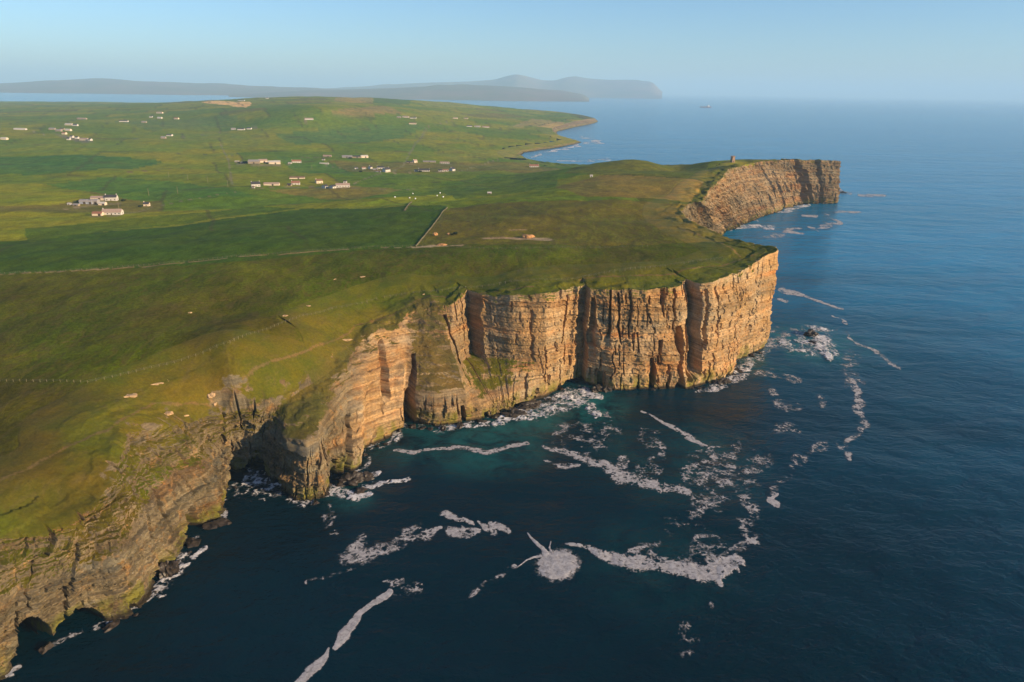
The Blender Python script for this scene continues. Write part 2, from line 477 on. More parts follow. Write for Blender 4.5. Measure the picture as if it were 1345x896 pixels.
def rock_disp(s, z, seed, k=1.0):
    """how far the rock stands out (+) or back (-), and the tone of its bed"""
    L = z + .035 * s + 1.2 * fbm(s / 60, z / 40, 2, seed + 3)
    E, off, tone, wid = bed_tables(seed)
    b = np.clip(np.searchsorted(E, L), 0, len(off) - 1)
    d = off[b] * .58
    sw = s + 7 * vn(s / 31, z / 60, seed + 4) + 1.5 * vn(s / 9, z / 22, seed + 5) + .5 * vn(s / 2.5, z / 5, seed + 6)
    # blocks inside a bed
    cell = np.floor((sw + off[b] * 31) / wid[b])
    d = d + (hsh(cell, b, seed + 7) - .5) * .95
    # joint-bounded columns running through groups of beds
    g = np.floor((L + 3 * vn(s / 30, 0 * s, seed + 9)) / 13.0)
    c2 = np.floor((sw + g * 17.3) / 6.3)
    f2 = (sw + g * 17.3) / 6.3 - c2
    hc = hsh(c2, g, seed + 8)
    d = d + (hc - .5) * 1.5 * sst(-.1, .5, vn(s / 34 + 3, z / 22, seed + 19))
    e = np.minimum(f2, 1 - f2) * 6.3
    d = d - np.where(hsh(c2 + (f2 > .5), g, seed + 12) > .80, 2.2, .05) * np.clip(1 - e / .42, 0, 1)
    g3 = np.floor((L + 2 * vn(s / 13, 0 * s, seed + 25)) / 5.5)
    sv = sw + g3 * 7.7 + .6 * vn(s / 3, z / 2.5, seed + 26)
    c3 = np.floor(sv / 3.7)
    f3 = sv / 3.7 - c3
    d = d - np.where(hsh(c3, g3, seed + 27) > .87, 2.4, 0) * np.clip(1 - np.abs(f3 - .5) * 3.7 / .55, 0, 1) ** .5
    # big buttresses and small grain
    d = d + 1.7 * fbm(s / 52, z / 120, 3, seed + 13) + .9 * fbm(s / 7, z / 14, 3, seed + 14) + .22 * fbm(s / 1.3, z / .8, 2, seed + 15)
    return d * k, tone[b]

def sweep(name, ST, B, N, R, ds_of, rows, toprows, T, clefts, seed, grey_of, land_edge_off, amp=1.0, bx=None):
    P = np.concatenate([B[:, :2], R, N, np.arange(len(ST))[:, None]], 1)     # bx by rx ry rz nx ny idx
    mid = (B[:, :2] + R[:, :2]) / 2
    d = np.r_[0, np.cumsum(np.maximum(np.hypot(*np.diff(B[:, :2], axis=0).T), np.hypot(*np.diff(R[:, :2], axis=0).T)))]
    s_list, s = [], 0.0
    while s < d[-1]:
        s_list.append(s)
        x, y = np.interp(s, d, mid[:, 0]), np.interp(s, d, mid[:, 1])
        s += ds_of(x, y)
    s = np.array(s_list)
    Q = np.stack([np.interp(s, d, P[:, k]) for k in range(P.shape[1])], 1)
    step = np.median(np.diff(s))
    w = int(2.2 / step)
    for k in range(7):
        Q[:, k] = smooth1(Q[:, k], w if k < 5 else int(14 / step))
    prof = [t[4] if t[0] == WORLD else t[3] for t in ST]
    pw = {c: np.interp(s, d, np.array([1.0 if q == c else 0.0 for q in prof])) for c in 'wtsbznp'}
    nc = len(s)
    # rows: cliff face
    v = np.linspace(0, 1, rows)
    fw = v ** 1.0
    ft = np.interp(v, [0, .62, .70, .86, .90, 1], [0, .34, .62, .74, .95, 1])
    fs = np.interp(v, [0, .12, .25, .5, .75, 1], [0, .02, .09, .30, .62, 1])
    fn = np.interp(v, [0, .3, .55, .68, 1], [0, .03, .08, .22, 1])
    zn = np.interp(v, [0, .3, .55, .68, 1], [0, .35, .68, .80, 1])
    fp = np.interp(v, [0, .28, .32, 1], [0, .08, .12, 1])
    fb = np.interp(v, [0, .20, .26, .44, 1], [0, .07, .22, .70, 1])
    zb = np.interp(v, [0, .2, .26, .44, 1], [0, .22, .26, .42, 1])
    zs = v
    fz = np.interp(v, [0, .5, 1], [0, .42, 1])
    wsum = pw['w'][:, None] * fw + pw['t'][:, None] * ft + pw['s'][:, None] * fs + pw['b'][:, None] * fb + pw['z'][:, None] * fz + pw['n'][:, None] * fn + pw['p'][:, None] * fp
    zfr = (pw['w'] + pw['t'] + pw['z'] + pw['p'])[:, None] * v + pw['n'][:, None] * zn + pw['s'][:, None] * zs + pw['b'][:, None] * zb
    SS = np.repeat(s[:, None], rows, 1)
    # bedding ledges step the slopes
    zz_ = Q[:, 4:5] * zfr
    E_ = bed_tables(seed + 2)[0]
    k_ = np.clip(np.searchsorted(E_, zz_ + 1.2 * fbm(SS / 14, zz_ / 9, 3, seed + 33)), 1, len(E_) - 1)
    fr_ = np.clip((zz_ - E_[k_ - 1]) / (E_[k_] - E_[k_ - 1]), 0, 1)
    stepw = (fr_ ** 3 - fr_) * (E_[k_] - E_[k_ - 1]) / np.maximum(Q[:, 4:5], 1)
    slope_ = (pw['n'] + pw['s'] + .55 * pw['p'] + pw['t'] * .6 + pw['b'] * .5)[:, None]
    wsum = np.clip(wsum + stepw * slope_ * .9, -.05, 1.02)
    Z = -3.0 + (Q[:, 4:5] + 3.0) * zfr
    X = Q[:, 0:1] + (Q[:, 2:3] - Q[:, 0:1]) * wsum
    Y = Q[:, 1:2] + (Q[:, 3:4] - Q[:, 1:2]) * wsum
    D, tone = rock_disp(SS, Z, seed, amp)
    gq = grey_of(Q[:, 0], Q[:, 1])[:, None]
    D = D * (1 + .7 * gq * (amp < 1.2)) + .9 * gq * (np.round(2.2 * fbm(SS / 5.5, Z / 2.4, 3, seed + 70)) / 2.2)
    D = D * np.clip(1.0 - .4 * sst(.9, 1, v)[None, :], 0, 1)
    D = D * (1 - pw['p'][:, None] * .97 * sst(.26, .34, v) - pw['n'][:, None] * .97 * sst(.45, .62, v) - pw['s'][:, None] * (.35 + .6 * sst(.25, .7, v)))
    # sea notch
    D = D - 1.2 * amp * sst(5, 1.5, Z)
    cl, rib = np.zeros_like(D), np.zeros_like(D)
    ids = np.array([t[0][0] if t[0] != WORLD else np.nan for t in ST], float)
    ok = ~np.isnan(ids)
    for (bxp, wd, dp, v0, v1, lean, soft) in clefts:
        i = np.where(ok)[0]
        sc = np.interp(bxp, ids[i], d[i])
        vv = np.clip(v[None, :], v0, v1)
        c = sc + lean * (vv - v0) * 60 + 1.3 * vn(SS * 0 + sc, Z / 6, seed + 40)
        wv = wd * (.75 + .35 * vn(SS * 0 + sc + 9, Z / 9, seed + 41))
        if soft == 'cave':
            wv = wd * np.sqrt(np.clip(1 - (v[None, :] / v1) ** 2, 0, 1)) + .01
        q = np.abs(SS - c) / (wv * .5)
        m = np.clip((1.12 - q) / .3, 0, 1)
        if soft == 'ramp':                       # the rock sinks in gradually from the left, then steps out again
            u_ = (SS - c) / wd
            m = np.where(u_ < 0, np.clip(1 + u_, 0, 1) ** 1.3, np.clip(1 - u_ / .1, 0, 1))
        ends = sst(v0 - .03, v0 + .02, v[None, :]) * (1 - sst(v1 - .02, v1 + .03, v[None, :])) if v1 < .99 else sst(v0 - .03, v0 + .04, v[None, :])
        if v0 <= 0:
            ends = (1 - sst(v1 - .02, v1 + .02, v[None, :])) if v1 < .99 else np.ones_like(v)[None, :]
        if soft == 'rib':
            rib = np.maximum(rib, dp * np.clip(1 - np.abs(SS - c) / (wd * (1.25 - .5 * v[None, :])), 0, 1) * ends)
        else:
            cl = np.minimum(cl, -dp * m * ends)
    D = D + cl + rib
    X = X + Q[:, 5:6] * D
    Y = Y + Q[:, 6:7] * D
    Z = Z + (.5 * fbm(X / 4, Y / 4, 3, seed + 50) + .8 * fbm(X / 15, Y / 15, 3, seed + 52)) * sst(.55, 1, v)[None, :]
    slp = (pw['n'] + pw['s'] + pw['p'])[:, None] * sst(.2, .5, v)[None, :]
    D2 = slp * (1.5 * fbm(X / 13, Y / 13 + Z / 9, 4, seed + 55) + .5 * fbm(X / 3.2 + Z / 2, Y / 3.2, 3, seed + 56))
    X, Y = X + Q[:, 5:6] * D2, Y + Q[:, 6:7] * D2
    # turf mask on the face
    turf = np.clip(.02 + .62 * sst(.0, .07, v[None, :] - .93 + .05 * fbm(SS / 7, SS * 0 + 8, 3, seed + 65)), 0, 1)
    turf = turf + pw['t'][:, None] * .34 * (sst(.6, .68, v) - sst(.9, .94, v) * .4)[None, :]
    turf = turf + pw['s'][:, None] * .16 * sst(.6, .95, v)[None, :] + pw['n'][:, None] * .40 * sst(.6, .75, v)[None, :] + pw['p'][:, None] * .47 * sst(.3, .42, v)[None, :] + pw['b'][:, None] * .34 * (sst(.2, .28, v) - sst(.4, .5, v))[None, :]
    # inland part
    sm = int(30 / step)
    rx, ry = smooth1(Q[:, 2], sm), smooth1(Q[:, 3], sm)
    ix, iy = rx - Q[:, 5] * T, ry - Q[:, 6] * T
    tt = np.linspace(0, 1, toprows + 1)[1:]
    tt = tt ** 1.25
    RX, RY, RZ = X[:, -1:], Y[:, -1:], Z[:, -1:]
    Dr = D[:, -1:]
    ease = 1 - sst(0, 1, tt[None, :] / np.clip((np.abs(Dr) * 2.6 + 5) / T, .1, .95))
    X0, Y0 = RX - Q[:, 5:6] * Dr, RY - Q[:, 6:7] * Dr
    XT, YT = X0 + (ix[:, None] - X0) * tt + Q[:, 5:6] * Dr * ease, Y0 + (iy[:, None] - Y0) * tt + Q[:, 6:7] * Dr * ease
    hr = hgt(RX, RY)
    fade = 1 - sst(0, .8, tt)[None, :]
    dsm = smooth1((RZ - hr)[:, 0], int(9 / step))[:, None]
    rg = np.clip(1 - tt[None, :] / .78, 0, 1)
    # slumped ledges along the edge
    tn = fbm(XT / 14, YT / 11, 4, seed + 60)
    ZT = hgt(XT, YT) + dsm * fade + (RZ - hr - dsm) * (1 - sst(0, 4.0 / T, tt)[None, :]) + amp * (1.5 * tn * rg * sst(0, .12, tt)[None, :])
    led = np.floor((tt[None, :] * T + 5 * fbm(XT / 22, YT / 22, 3, seed + 61)) / 7.0)
    ZT = ZT - amp * 1.3 * (hsh(led, np.floor(SS[:, :1] / 40), seed + 62) - .3) * rg * sst(.02, .15, tt)[None, :]
    turfT = np.clip(.52 + 1.1 * tt[None, :] + .38 * fbm(XT / 9, YT / 7, 4, seed + 64), 0, 2.0)
    # inner edge dips under the land sheet
    ZT = ZT - .8 * sst(.93, 1.0, tt)[None, :] + .02
    co = np.concatenate([np.stack([X, Y, Z], -1), np.stack([XT, YT, ZT], -1)], 1)
    nr = rows + toprows
    turf = np.concatenate([turf, turfT + 0 * XT], 1)
    bed = np.concatenate([tone, np.full_like(XT, .5)], 1)
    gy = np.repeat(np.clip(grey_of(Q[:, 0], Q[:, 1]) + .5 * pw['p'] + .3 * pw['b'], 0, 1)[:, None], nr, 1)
    q = grid_quads(nc, nr)[:, ::-1]
    j = np.tile(np.arange(nr - 1), nc - 1)
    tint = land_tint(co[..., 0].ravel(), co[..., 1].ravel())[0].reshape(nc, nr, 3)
    wb = (.85 * pw['p'] + .5 * pw['n'] + .5 * pw['s'])[:, None] * np.r_[np.ones(rows), np.clip(1 - tt * 4, 0, 1)][None, :]
    tint = tint * (1 - wb[..., None]) + np.array((.100, .076, .022)) * wb[..., None]
    o = mesh_np(name, co.reshape(-1, 3), quads=q, mat=M_CLIFF, smooth=(j >= rows - 1),
                attrs={'turf': turf.ravel(), 'bed': bed.ravel(), 'grey': gy.ravel(), 'tint': tint.reshape(-1, 3)})
    edge = np.stack([rx - Q[:, 5] * T * .84, ry - Q[:, 6] * T * .84], 1)
    return o, edge, np.stack([Q[:, 0], Q[:, 1]], 1), np.stack([X[:, -1], Y[:, -1]], 1)

# ------------------------------------------------------------------ fields
FIELDS = [  # outline in photo pixels (taken down to the ground), colour, roughness of the grass
    ([(-60, 366), (-60, 322), (200, 300), (400, 274), (587, 270), (546, 324), (300, 344)], (.033, .073, .005), 0),
    ([(470, 268), (520, 259), (600, 252), (648, 251), (612, 262), (560, 270), (500, 271)], (.115, .130, .006), 0),
    ([(350, 250), (440, 243), (530, 249), (470, 262), (400, 258)], (.105, .088, .018), .4),
    ([(728, 246), (790, 230), (925, 237), (905, 266), (770, 259)], (.108, .082, .018), .5),
    ([(590, 273), (780, 263), (960, 276), (1000, 312), (900, 319), (610, 322), (550, 322)], (.105, .090, .012), .8),
    ([(263, 134.2), (280, 132.2), (332, 135), (324, 141.5)], (.42, .24, .12), 0),
    ([(-40, 208), (90, 203), (215, 211), (180, 222), (70, 228), (-40, 230)], (.026, .072, .014), 0),
    ([(-60, 243), (40, 240), (132, 257), (60, 271), (-60, 270)], (.105, .112, .006), 0),
    ([(140, 232), (250, 240), (340, 258), (180, 264), (60, 242)], (.034, .082, .010), 0),
    ([(443, 125.6), (490, 127), (490, 135), (438, 134)], (.15, .115, .04), .2),
    ([(435, 147), (505, 139), (530, 149), (470, 155)], (.13, .100, .035), .2),
    ([(491, 127.5), (540, 129.5), (538, 137), (491, 135.5)], (.035, .075, .018), 0),
    ([(541, 130), (600, 133), (640, 143), (560, 140)], (.115, .118, .022), 0),
    ([(672, 166), (700, 156), (742, 161), (730, 168)], (.16, .125, .05), .3),
    ([(360, 176), (470, 166), (565, 164), (500, 186), (390, 190)], (.040, .085, .016), 0),
    ([(360, 205), (440, 215), (470, 232), (390, 226)], (.036, .085, .012), 0),
    ([(565, 200), (690, 196), (700, 205), (600, 214)], (.10, .105, .014), .1),
    ([(200, 178), (300, 172), (350, 190), (230, 196)], (.085, .10, .010), 0),
    ([(150, 160), (290, 150), (330, 160), (200, 172)], (.045, .082, .020), 0),
    ([(640, 228), (735, 226), (730, 245), (600, 262), (580, 250)], (.040, .078, .008), 0),
    ([(740, 228), (780, 212), (930, 212), (930, 236), (790, 229)], (.052, .070, .008), .1),
    ([(-40, 186), (160, 186), (260, 196), (100, 203), (-40, 204)], (.085, .105, .010), 0),
    ([(30, 300), (180, 286), (330, 272), (390, 274), (200, 298), (40, 318)], (.070, .098, .006), 0),
]
FW = []
for pts, colr, rg in FIELDS:
    FW.append((np.array([march(x, y)[:2] for x, y in pts]), np.array(colr) * (1.3 if colr[0] < .06 else 1.0, 1.0, .7), rg))
PATCH = [  # bare earth and gravel: centre line in pixels, half-width in metres
    ([(0, 361), (150, 353), (240, 346), (330, 336), (420, 330), (500, 325.5), (545, 324)], 1.0, (.26, .185, .085)),
    ([(545, 325), (575, 323), (605, 322.5)], 3.0, (.42, .27, .145)),
    ([(637, 313.5), (660, 312.5), (690, 313), (715, 314)], 5.0, (.36, .235, .13)),
    ([(546, 324), (587, 273)], .9, (.13, .12, .03)), ([(531, 277), (541, 265)], 1.3, (.22, .17, .06)),
    ([(100, 272), (120, 270), (140, 269), (155, 267)], 6.0, (.20, .16, .08)), ([(120, 285), (150, 284), (165, 280)], 3.0, (.2, .16, .08)),
    ([(315, 216), (340, 217), (368, 217)], 6.0, (.21, .17, .09)), ([(330, 248), (360, 246), (400, 245), (455, 248)], 4.0, (.2, .16, .085)),
    ([(465, 224), (490, 225), (515, 227)], 5.0, (.18, .16, .07)), ([(540, 216), (590, 216)], 4.0, (.19, .16, .07)), ([(545, 227), (600, 226)], 3.0, (.17, .15, .06)),
    ([(165, 281), (200, 272), (250, 262)], 1.5, (.2, .17, .08)), ([(455, 248), (470, 238), (500, 228), (545, 227)], 1.6, (.21, .18, .09)),
    ([(368, 217), (390, 215), (426, 217), (470, 224)], 1.6, (.2, .17, .085)), ([(600, 226), (640, 214), (680, 205)], 2.0, (.2, .17, .085)), ([(515, 227), (530, 217), (545, 190), (560, 168), (600, 158)], 2.2, (.19, .17, .08)),
    ([(120, 186), (200, 182), (300, 172), (410, 158)], 3.0, (.17, .15, .07)), ([(75, 176), (95, 182), (115, 187)], 9.0, (.2, .17, .1)),
    ([(0, 632), (60, 600), (135, 566), (200, 530), (300, 505), (400, 462), (470, 425), (560, 392), (700, 377)], .45, (.12, .09, .03)), ([(760, 366), (880, 358), (950, 346), (1000, 328)], .5, (.12, .09, .03)),
    ([(20, 470), (120, 440), (250, 400), (420, 372), (560, 350)], .4, (.11, .088, .02)),
    ([(85, 275), (105, 273)], 1.6, (.3, .22, .12)), ([(250, 262), (280, 257), (312, 252)], 1.3, (.25, .2, .07)),
    ([(120, 229), (170, 226), (240, 221)], 2.2, (.17, .12, .05)), ([(890, 300), (940, 316), (973, 333)], .7, (.16, .13, .04)),
    ([(60, 178), (40, 172)], 3.0, (.3, .25, .14)), ([(648, 302.5), (692, 301.5)], .8, (.28, .2, .1)),
    ([(305, 242), (300, 210), (290, 190)], 1.8, (.20, .18, .07)), ([(460, 247), (530, 250), (548, 248)], 1.6, (.2, .16, .08)),
    ([(600, 226), (690, 222), (760, 219)], 1.6, (.13, .12, .05)), ([(200, 200), (330, 205), (420, 207), (560, 213)], 2.0, (.12, .12, .04)),
]
PW = [(np.array([march(x, y)[:2] for x, y in pts]), hw, np.array(c)) for pts, hw, c in PATCH]

def land_tint(X, Y):
    r = np.hypot(X, Y)
    jx, jy = X + 2.5 * fbm(X / 40, Y / 40, 2, 71), Y + 2.5 * fbm(X / 40, Y / 40, 2, 72)
    # patchwork of pastures in the valley
    ca, sa = math.cos(.42), math.sin(.42)
    a, b = jx * ca + jy * sa, -jx * sa + jy * ca
    rw = np.floor(b / 210 + .25 * vn(a / 900, b * 0, 73))
    cl = np.floor(a / (150 + 120 * hsh(rw, rw, 74)) + hsh(rw, rw, 75) * 3)
    h1, h2 = hsh(rw, cl, 76), hsh(rw, cl, 77)
    g0, g1 = np.array((.056, .084, .004)), np.array((.104, .104, .004))
    patch = (g0 + (g1 - g0) * np.clip(h1 * 1.5 - .25, 0, 1)[:, None]) * 1.95
    patch = np.where((h2 > .90)[:, None], np.array((.15, .135, .022)), patch)
    valley = sst(430, 620, r) * (1 - sst(330, 360, X - .0 * Y))
    valley = valley * (1 - (X > 120) * (Y < 1000))
    # near moor: olive with random brown patches, vignette painted darker into the near left
    n1 = fbm(X / 90, Y / 60, 4, 78)
    moor = OLIVE * (1 + .2 * n1[:, None]) + np.array((.022, .004, .003)) * np.clip(fbm(X / 45, Y / 35, 3, 79), 0, 1)[:, None]
    left_vignette = sst(-40, -150, X) * sst(420, 180, Y)
    browning = np.clip(.08 + .7 * left_vignette + .7 * fbm(X / 38, Y / 30, 4, 83) * (.4 + left_vignette), 0, 1) * (1 - valley)
    moor = moor * (1 - .75 * browning[:, None]) + np.array((.070, .054, .006)) * .75 * browning[:, None]
    col = moor * (1 - valley[:, None]) + patch * valley[:, None]
    rough = .55 * (1 - valley)
    for poly, c, rg in FW:
        k = inside(jx, jy, poly)
        col[k] = c * (1.9 if poly[:, 1].mean() > 700 else 1.4)
        rough[k] = rg
    # hedgeless field margins: slightly darker lines
    fb_ = b / 210 + .25 * vn(a / 900, b * 0, 73)
    wc_ = 150 + 120 * hsh(rw, rw, 74)
    fc_ = a / wc_ + hsh(rw, rw, 75) * 3
    wl = 1.3 + r / 650
    em = np.maximum(1 - sst(.4, 1.1, np.abs(fb_ - np.round(fb_)) * 210 / wl), 1 - sst(.4, 1.1, np.abs(fc_ - np.round(fc_)) * wc_ / wl)) * valley * .55
    col = col * (1 - em[:, None]) + np.array((.075, .065, .02)) * em[:, None]
    for line, hw, c in PW:
        lo, hi = line.min(0) - 30, line.max(0) + 30
        k = (X > lo[0]) & (X < hi[0]) & (Y > lo[1]) & (Y < hi[1])
        if k.any():
            dd = dist_poly(X[k], Y[k], line) + hw * .9 * fbm(X[k] / (hw * 4), Y[k] / (hw * 4), 3, 80)
            m = 1 - sst(hw * .8, hw * 1.25, dd)
            col[k] = col[k] * (1 - m[:, None]) + c * m[:, None]
            rough[k] *= 1 - m
    # heath towards the far coast, fawn shore strip
    return col, rough

# ------------------------------------------------------------------ build cliffs
def ds1(x, y):
    r = math.hypot(x, y)
    if y < 135 or x > 172 or (x > 140 and y > 455):
        return 1.6
    return max(.27, r / 683 * .58)
CLEFTS1 = [
    (36, 10, 22, 0, .44, 0, 'cave'), (95, 16, 22, 0, .30, 0, 'cave'), (216, 7, 10, 0, .22, 0, 'cave'), (258, 9, 16, 0, .34, 0, 'cave'),
    (236, 2, 4, .35, .7, -.03, ''), 
    (306, 12, 9, 0, .30, 0, 'cave'), (336, 14, 8, 0, .34, 0, 'cave'),
    (434, 5, 5, 0, .25, 0, ''), (463, 4.0, 9, .0, .55, -.08, 'ramp'), (512, 6, 6, .42, .84, -.16, 'ramp'), (524, 7, 4, .1, .6, 0, 'rib'), (538, 9, 14, 0, .40, -.02, 'cave'), (543, 5, 8, .30, .62, .0, ''),
    (610, 3.5, 8, 0, .22, -.05, ''), (653, 17, 13, .42, 1, .03, 'ramp'), (628, 3, 4, .5, .9, .0, ''), (640, 4, 5, 0, .1, 0, ''),
    (700, 2, 4, .42, .85, .03, ''), (718, 2.4, 5, .20, .5, .0, ''), (735, 1.6, 4, .5, .93, 0, ''), (690, 3, 4, .1, .3, .05, ''),
    (748, 18, 9, 0, .10, 0, 'cave'), (768, 10, 8, .0, 1, .02, 'ramp'), (778, 5, 5, .45, .9, -.02, ''), (790, 4, 5, .0, .2, 0, ''),
    (799, 2.8, 6, .55, .98, .01, ''), (815, 2, 5, .5, .96, -.03, ''), (828, 1.6, 3, .55, .8, .03, ''), (805, 1.4, 3, .15, .4, .02, ''),
    (857, 4.2, 8, 0, .34, .02, ''), (866, 3, 7, .3, .5, .12, ''), (876, 2.2, 5, 0, .18, .1, ''), (894, 5.5, 11, 0, .62, -.02, ''), (906, 4.5, 10, .12, .62, -.02, ''),
    (918, 13, 12, .16, 1, -.04, 'ramp'), (905, 4.5, 7, .75, 1, -.04, ''), (923, 3.2, 8, .40, .92, .02, ''), (938, 2, 5, .5, .92, .02, ''), (930, 3, 5, .02, .16, 0, ''), (955, 4, 5, .0, .09, 0, ''),
    (986, 2, 4, .78, .95, 0, ''), (830, 2, 3, .7, .98, .0, ''), (885, 1.6, 3, .6, .97, 0, ''), (872, 2, 3, .75, .98, .01, ''),
]
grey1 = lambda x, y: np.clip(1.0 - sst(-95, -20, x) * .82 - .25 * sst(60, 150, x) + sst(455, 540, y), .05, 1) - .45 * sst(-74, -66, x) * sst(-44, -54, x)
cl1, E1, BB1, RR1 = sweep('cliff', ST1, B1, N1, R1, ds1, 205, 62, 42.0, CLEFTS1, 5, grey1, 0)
tag(cl1, 'sunlit layered sandstone cliff running from the near left corner to the headland in the middle', 'cliff', kind='structure')
CLEFTS2 = [(1022, 10, 8, .0, .4, 0, ''), (1036, 12, 9, .05, .6, .04, ''), (1046, 9, 8, 0, .5, .1, ''), (1060, 18, 22, 0, 1, -.12, ''), (1068, 12, 16, 0, .8, -.2, ''), (1078, 10, 14, 0, 1, -.05, ''),
           (1000, 6, 6, .1, .5, .1, ''), (1012, 6, 6, .2, .6, .1, ''), (1029, 8, 8, .3, .9, .2, ''), (985, 8, 6, .3, .8, .1, ''), (1095, 6, 8, 0, .25, 0, '')]
cl2, E2, BB2, RR2 = sweep('cliff', ST2, B2, N2, R2, lambda x, y: .9 if y < 1100 and x > 190 and not (x > 300 and y > 1100) else 5.0, 90, 24, 40.0, CLEFTS2, 23, lambda x, y: .52 + .25 * sst(440, 480, x), 0, amp=1.8)
tag(cl2, 'far sunlit cliff of the grassy headland with the small stone tower on top', 'cliff', kind='structure')
B3c, s3, d3 = resample(B3, 1.0)
ST3w = [(WORLD, (b[0], b[1]), z, 14 + z * .6, 'w') for b, (_, _, z) in zip(B3, ST3)]
cl3, E3, BB3, RR3 = sweep('shore_cliff', ST3w, B3, N3, R3, lambda x, y: 2.0 + math.hypot(x, y) / 900, 26, 12, 60.0, [], 41, lambda x, y: 1.0 + 0 * x, 0, amp=1.0)
tag(cl3, 'low brown rocky shore curving round the far bay and points', 'shore', kind='structure')

# ------------------------------------------------------------------ land sheet
def thin(P, k):
    return P[::k]
LP = np.concatenate([E1[::25], E2[::6], E3[::6], np.array([(-700, 8600), (-1500, 7600), (-2600, 6900), (-3800, 6500), (-5200, 6200), (-9000, 5600), (-9000, -900), (-500, -900)])])
NA, NR = 640, 720
ang = np.linspace(radians(-80), radians(36), NA)
ang = np.unique(np.concatenate([np.linspace(radians(-85), radians(-44), 80), np.linspace(radians(-44), radians(16), 760), np.linspace(radians(16), radians(34), 90)]))
dep = np.linspace(math.atan(120 / 95.), math.atan(60 / 8000.), 640)      # even steps of sight-line dip
rad = 120 / np.tan(dep)
rad = np.unique(np.concatenate([rad, np.linspace(3000, 9500, 90)]))
aa, rr = np.meshgrid(ang, rad, indexing='ij')
X, Y = (np.sin(aa) * rr).ravel(), (np.cos(aa) * rr).ravel()
ins = inside(X, Y, LP)
edge_d = np.full(X.shape, 1e9)
kk = ins & (np.hypot(X, Y) < 9000)
for E in (E1[::25], E2[::6], E3[::8]):
    edge_d[kk] = np.minimum(edge_d[kk], dist_poly(X[kk], Y[kk], E))
Z = hgt(X, Y) - .7 * sst(2.6 + np.hypot(X, Y) / 220, .7, edge_d)
keep = ins & (edge_d > .3)
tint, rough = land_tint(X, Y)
q = grid_quads(len(ang), len(rad))
q = q[keep[q].all(1)]
used = np.unique(q)
remap = np.full(len(X), -1)
remap[used] = np.arange(len(used))
Zl = np.where(Y > 5800, np.minimum(Z, np.maximum(Z * (1 - sst(6000, 7600, Y)), 1.0)), Z)
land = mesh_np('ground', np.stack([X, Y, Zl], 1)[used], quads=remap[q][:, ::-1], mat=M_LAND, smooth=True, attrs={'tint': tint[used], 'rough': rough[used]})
tag(land, 'rolling green farmland and rough olive moor behind the cliffs', 'ground', kind='structure')

# ------------------------------------------------------------------ sea
def sea_material():
    t = NT('sea water')
    geo = t.n('ShaderNodeNewGeometry')
    p = t.pos()
    ln = t.n('ShaderNodeVectorMath', operation='LENGTH')
    t.l(geo.outputs['Position'], ln.inputs[0])
    # wind streaks and slicks
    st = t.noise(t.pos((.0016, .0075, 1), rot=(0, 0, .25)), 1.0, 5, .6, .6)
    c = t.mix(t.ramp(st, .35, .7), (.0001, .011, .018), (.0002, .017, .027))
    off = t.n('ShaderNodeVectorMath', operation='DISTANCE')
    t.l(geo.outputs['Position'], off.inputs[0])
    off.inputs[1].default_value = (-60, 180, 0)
    brightening = t.math('ADD', off.outputs['Value'], t.math('MULTIPLY', t.math('SUBTRACT', st, .5), 260.0))
    c = t.mix(t.ramp(brightening, 130.0, 850.0), c, t.mix(t.ramp(st, .35, .7), (.0006, .145, .265), (.0012, .180, .335)))  # sky reflection and camera grade painted into base colour, brighter with distance
    # aerated teal water where the swell breaks
    def spot(x, y, r):
        nd = t.n('ShaderNodeVectorMath', operation='DISTANCE')
        t.l(geo.outputs['Position'], nd.inputs[0])
        nd.inputs[1].default_value = (x, y, 0)
        return t.ramp(nd.outputs['Value'], r, r * .15)
    acc = None
    for (px, py, r, k) in SPOTS:
        w = atz(px, py)
        v = t.math('MULTIPLY', spot(w[0], w[1], r), k)
        acc = v if acc is None else t.math('MAXIMUM', acc, v)
    acc = t.math('MULTIPLY', acc, t.ramp(t.noise(p, .05, 5, .65, .8), .3, .68), clamp=True)
    c = t.mix(acc, c, (.012, .115, .105))
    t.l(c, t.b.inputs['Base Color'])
    t.b.inputs['IOR'].default_value = 1.333
    t.b.inputs['Roughness'].default_value = .16
    t.b.inputs['Specular IOR Level'].default_value = .14
    w1 = t.noise(t.pos((1, 1.7, 1), rot=(0, 0, .45)), .055, 5, .6, .3)
    w2 = t.noise(t.pos((1, 1.5, 1), rot=(0, 0, -.25)), .35, 4, .62, .2)
    w3 = t.noise(t.pos((1, 1.6, 1), rot=(0, 0, .2)), .012, 3, .5)
    hgt_ = t.math('ADD', t.math('MULTIPLY', w1, 1.5), t.math('ADD', t.math('MULTIPLY', w2, .40), t.math('MULTIPLY', w3, 5.0)))
    bp = t.n('ShaderNodeBump', i_Strength=.9, i_Distance=1.0)
    t.l(hgt_, bp.inputs['Height'])
    t.l(bp.outputs[0], t.b.inputs['Normal'])
    return t.m
SPOTS = [(640, 580, 45, .8), (600, 575, 40, .6), (760, 530, 40, 1.0), (705, 552, 28, .8), (1065, 450, 60, .9), (1035, 445, 45, .8), (540, 580, 30, .6), (460, 650, 18, .6),
         (985, 475, 35, .5), (890, 600, 60, .25), (860, 735, 40, .2), (560, 590, 30, .5)]
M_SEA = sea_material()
ra = np.unique(np.concatenate([[2.0], np.exp(np.linspace(math.log(30), math.log(300000), 90))]))
th = np.linspace(0, 2 * math.pi, 181)
tt_, rr_ = np.meshgrid(th, ra, indexing='ij')
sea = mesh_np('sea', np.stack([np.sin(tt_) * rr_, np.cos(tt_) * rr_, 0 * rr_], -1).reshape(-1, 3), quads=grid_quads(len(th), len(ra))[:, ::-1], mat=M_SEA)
tag(sea, 'deep blue green sea reaching from the cliffs to the horizon', 'sea', kind='structure')

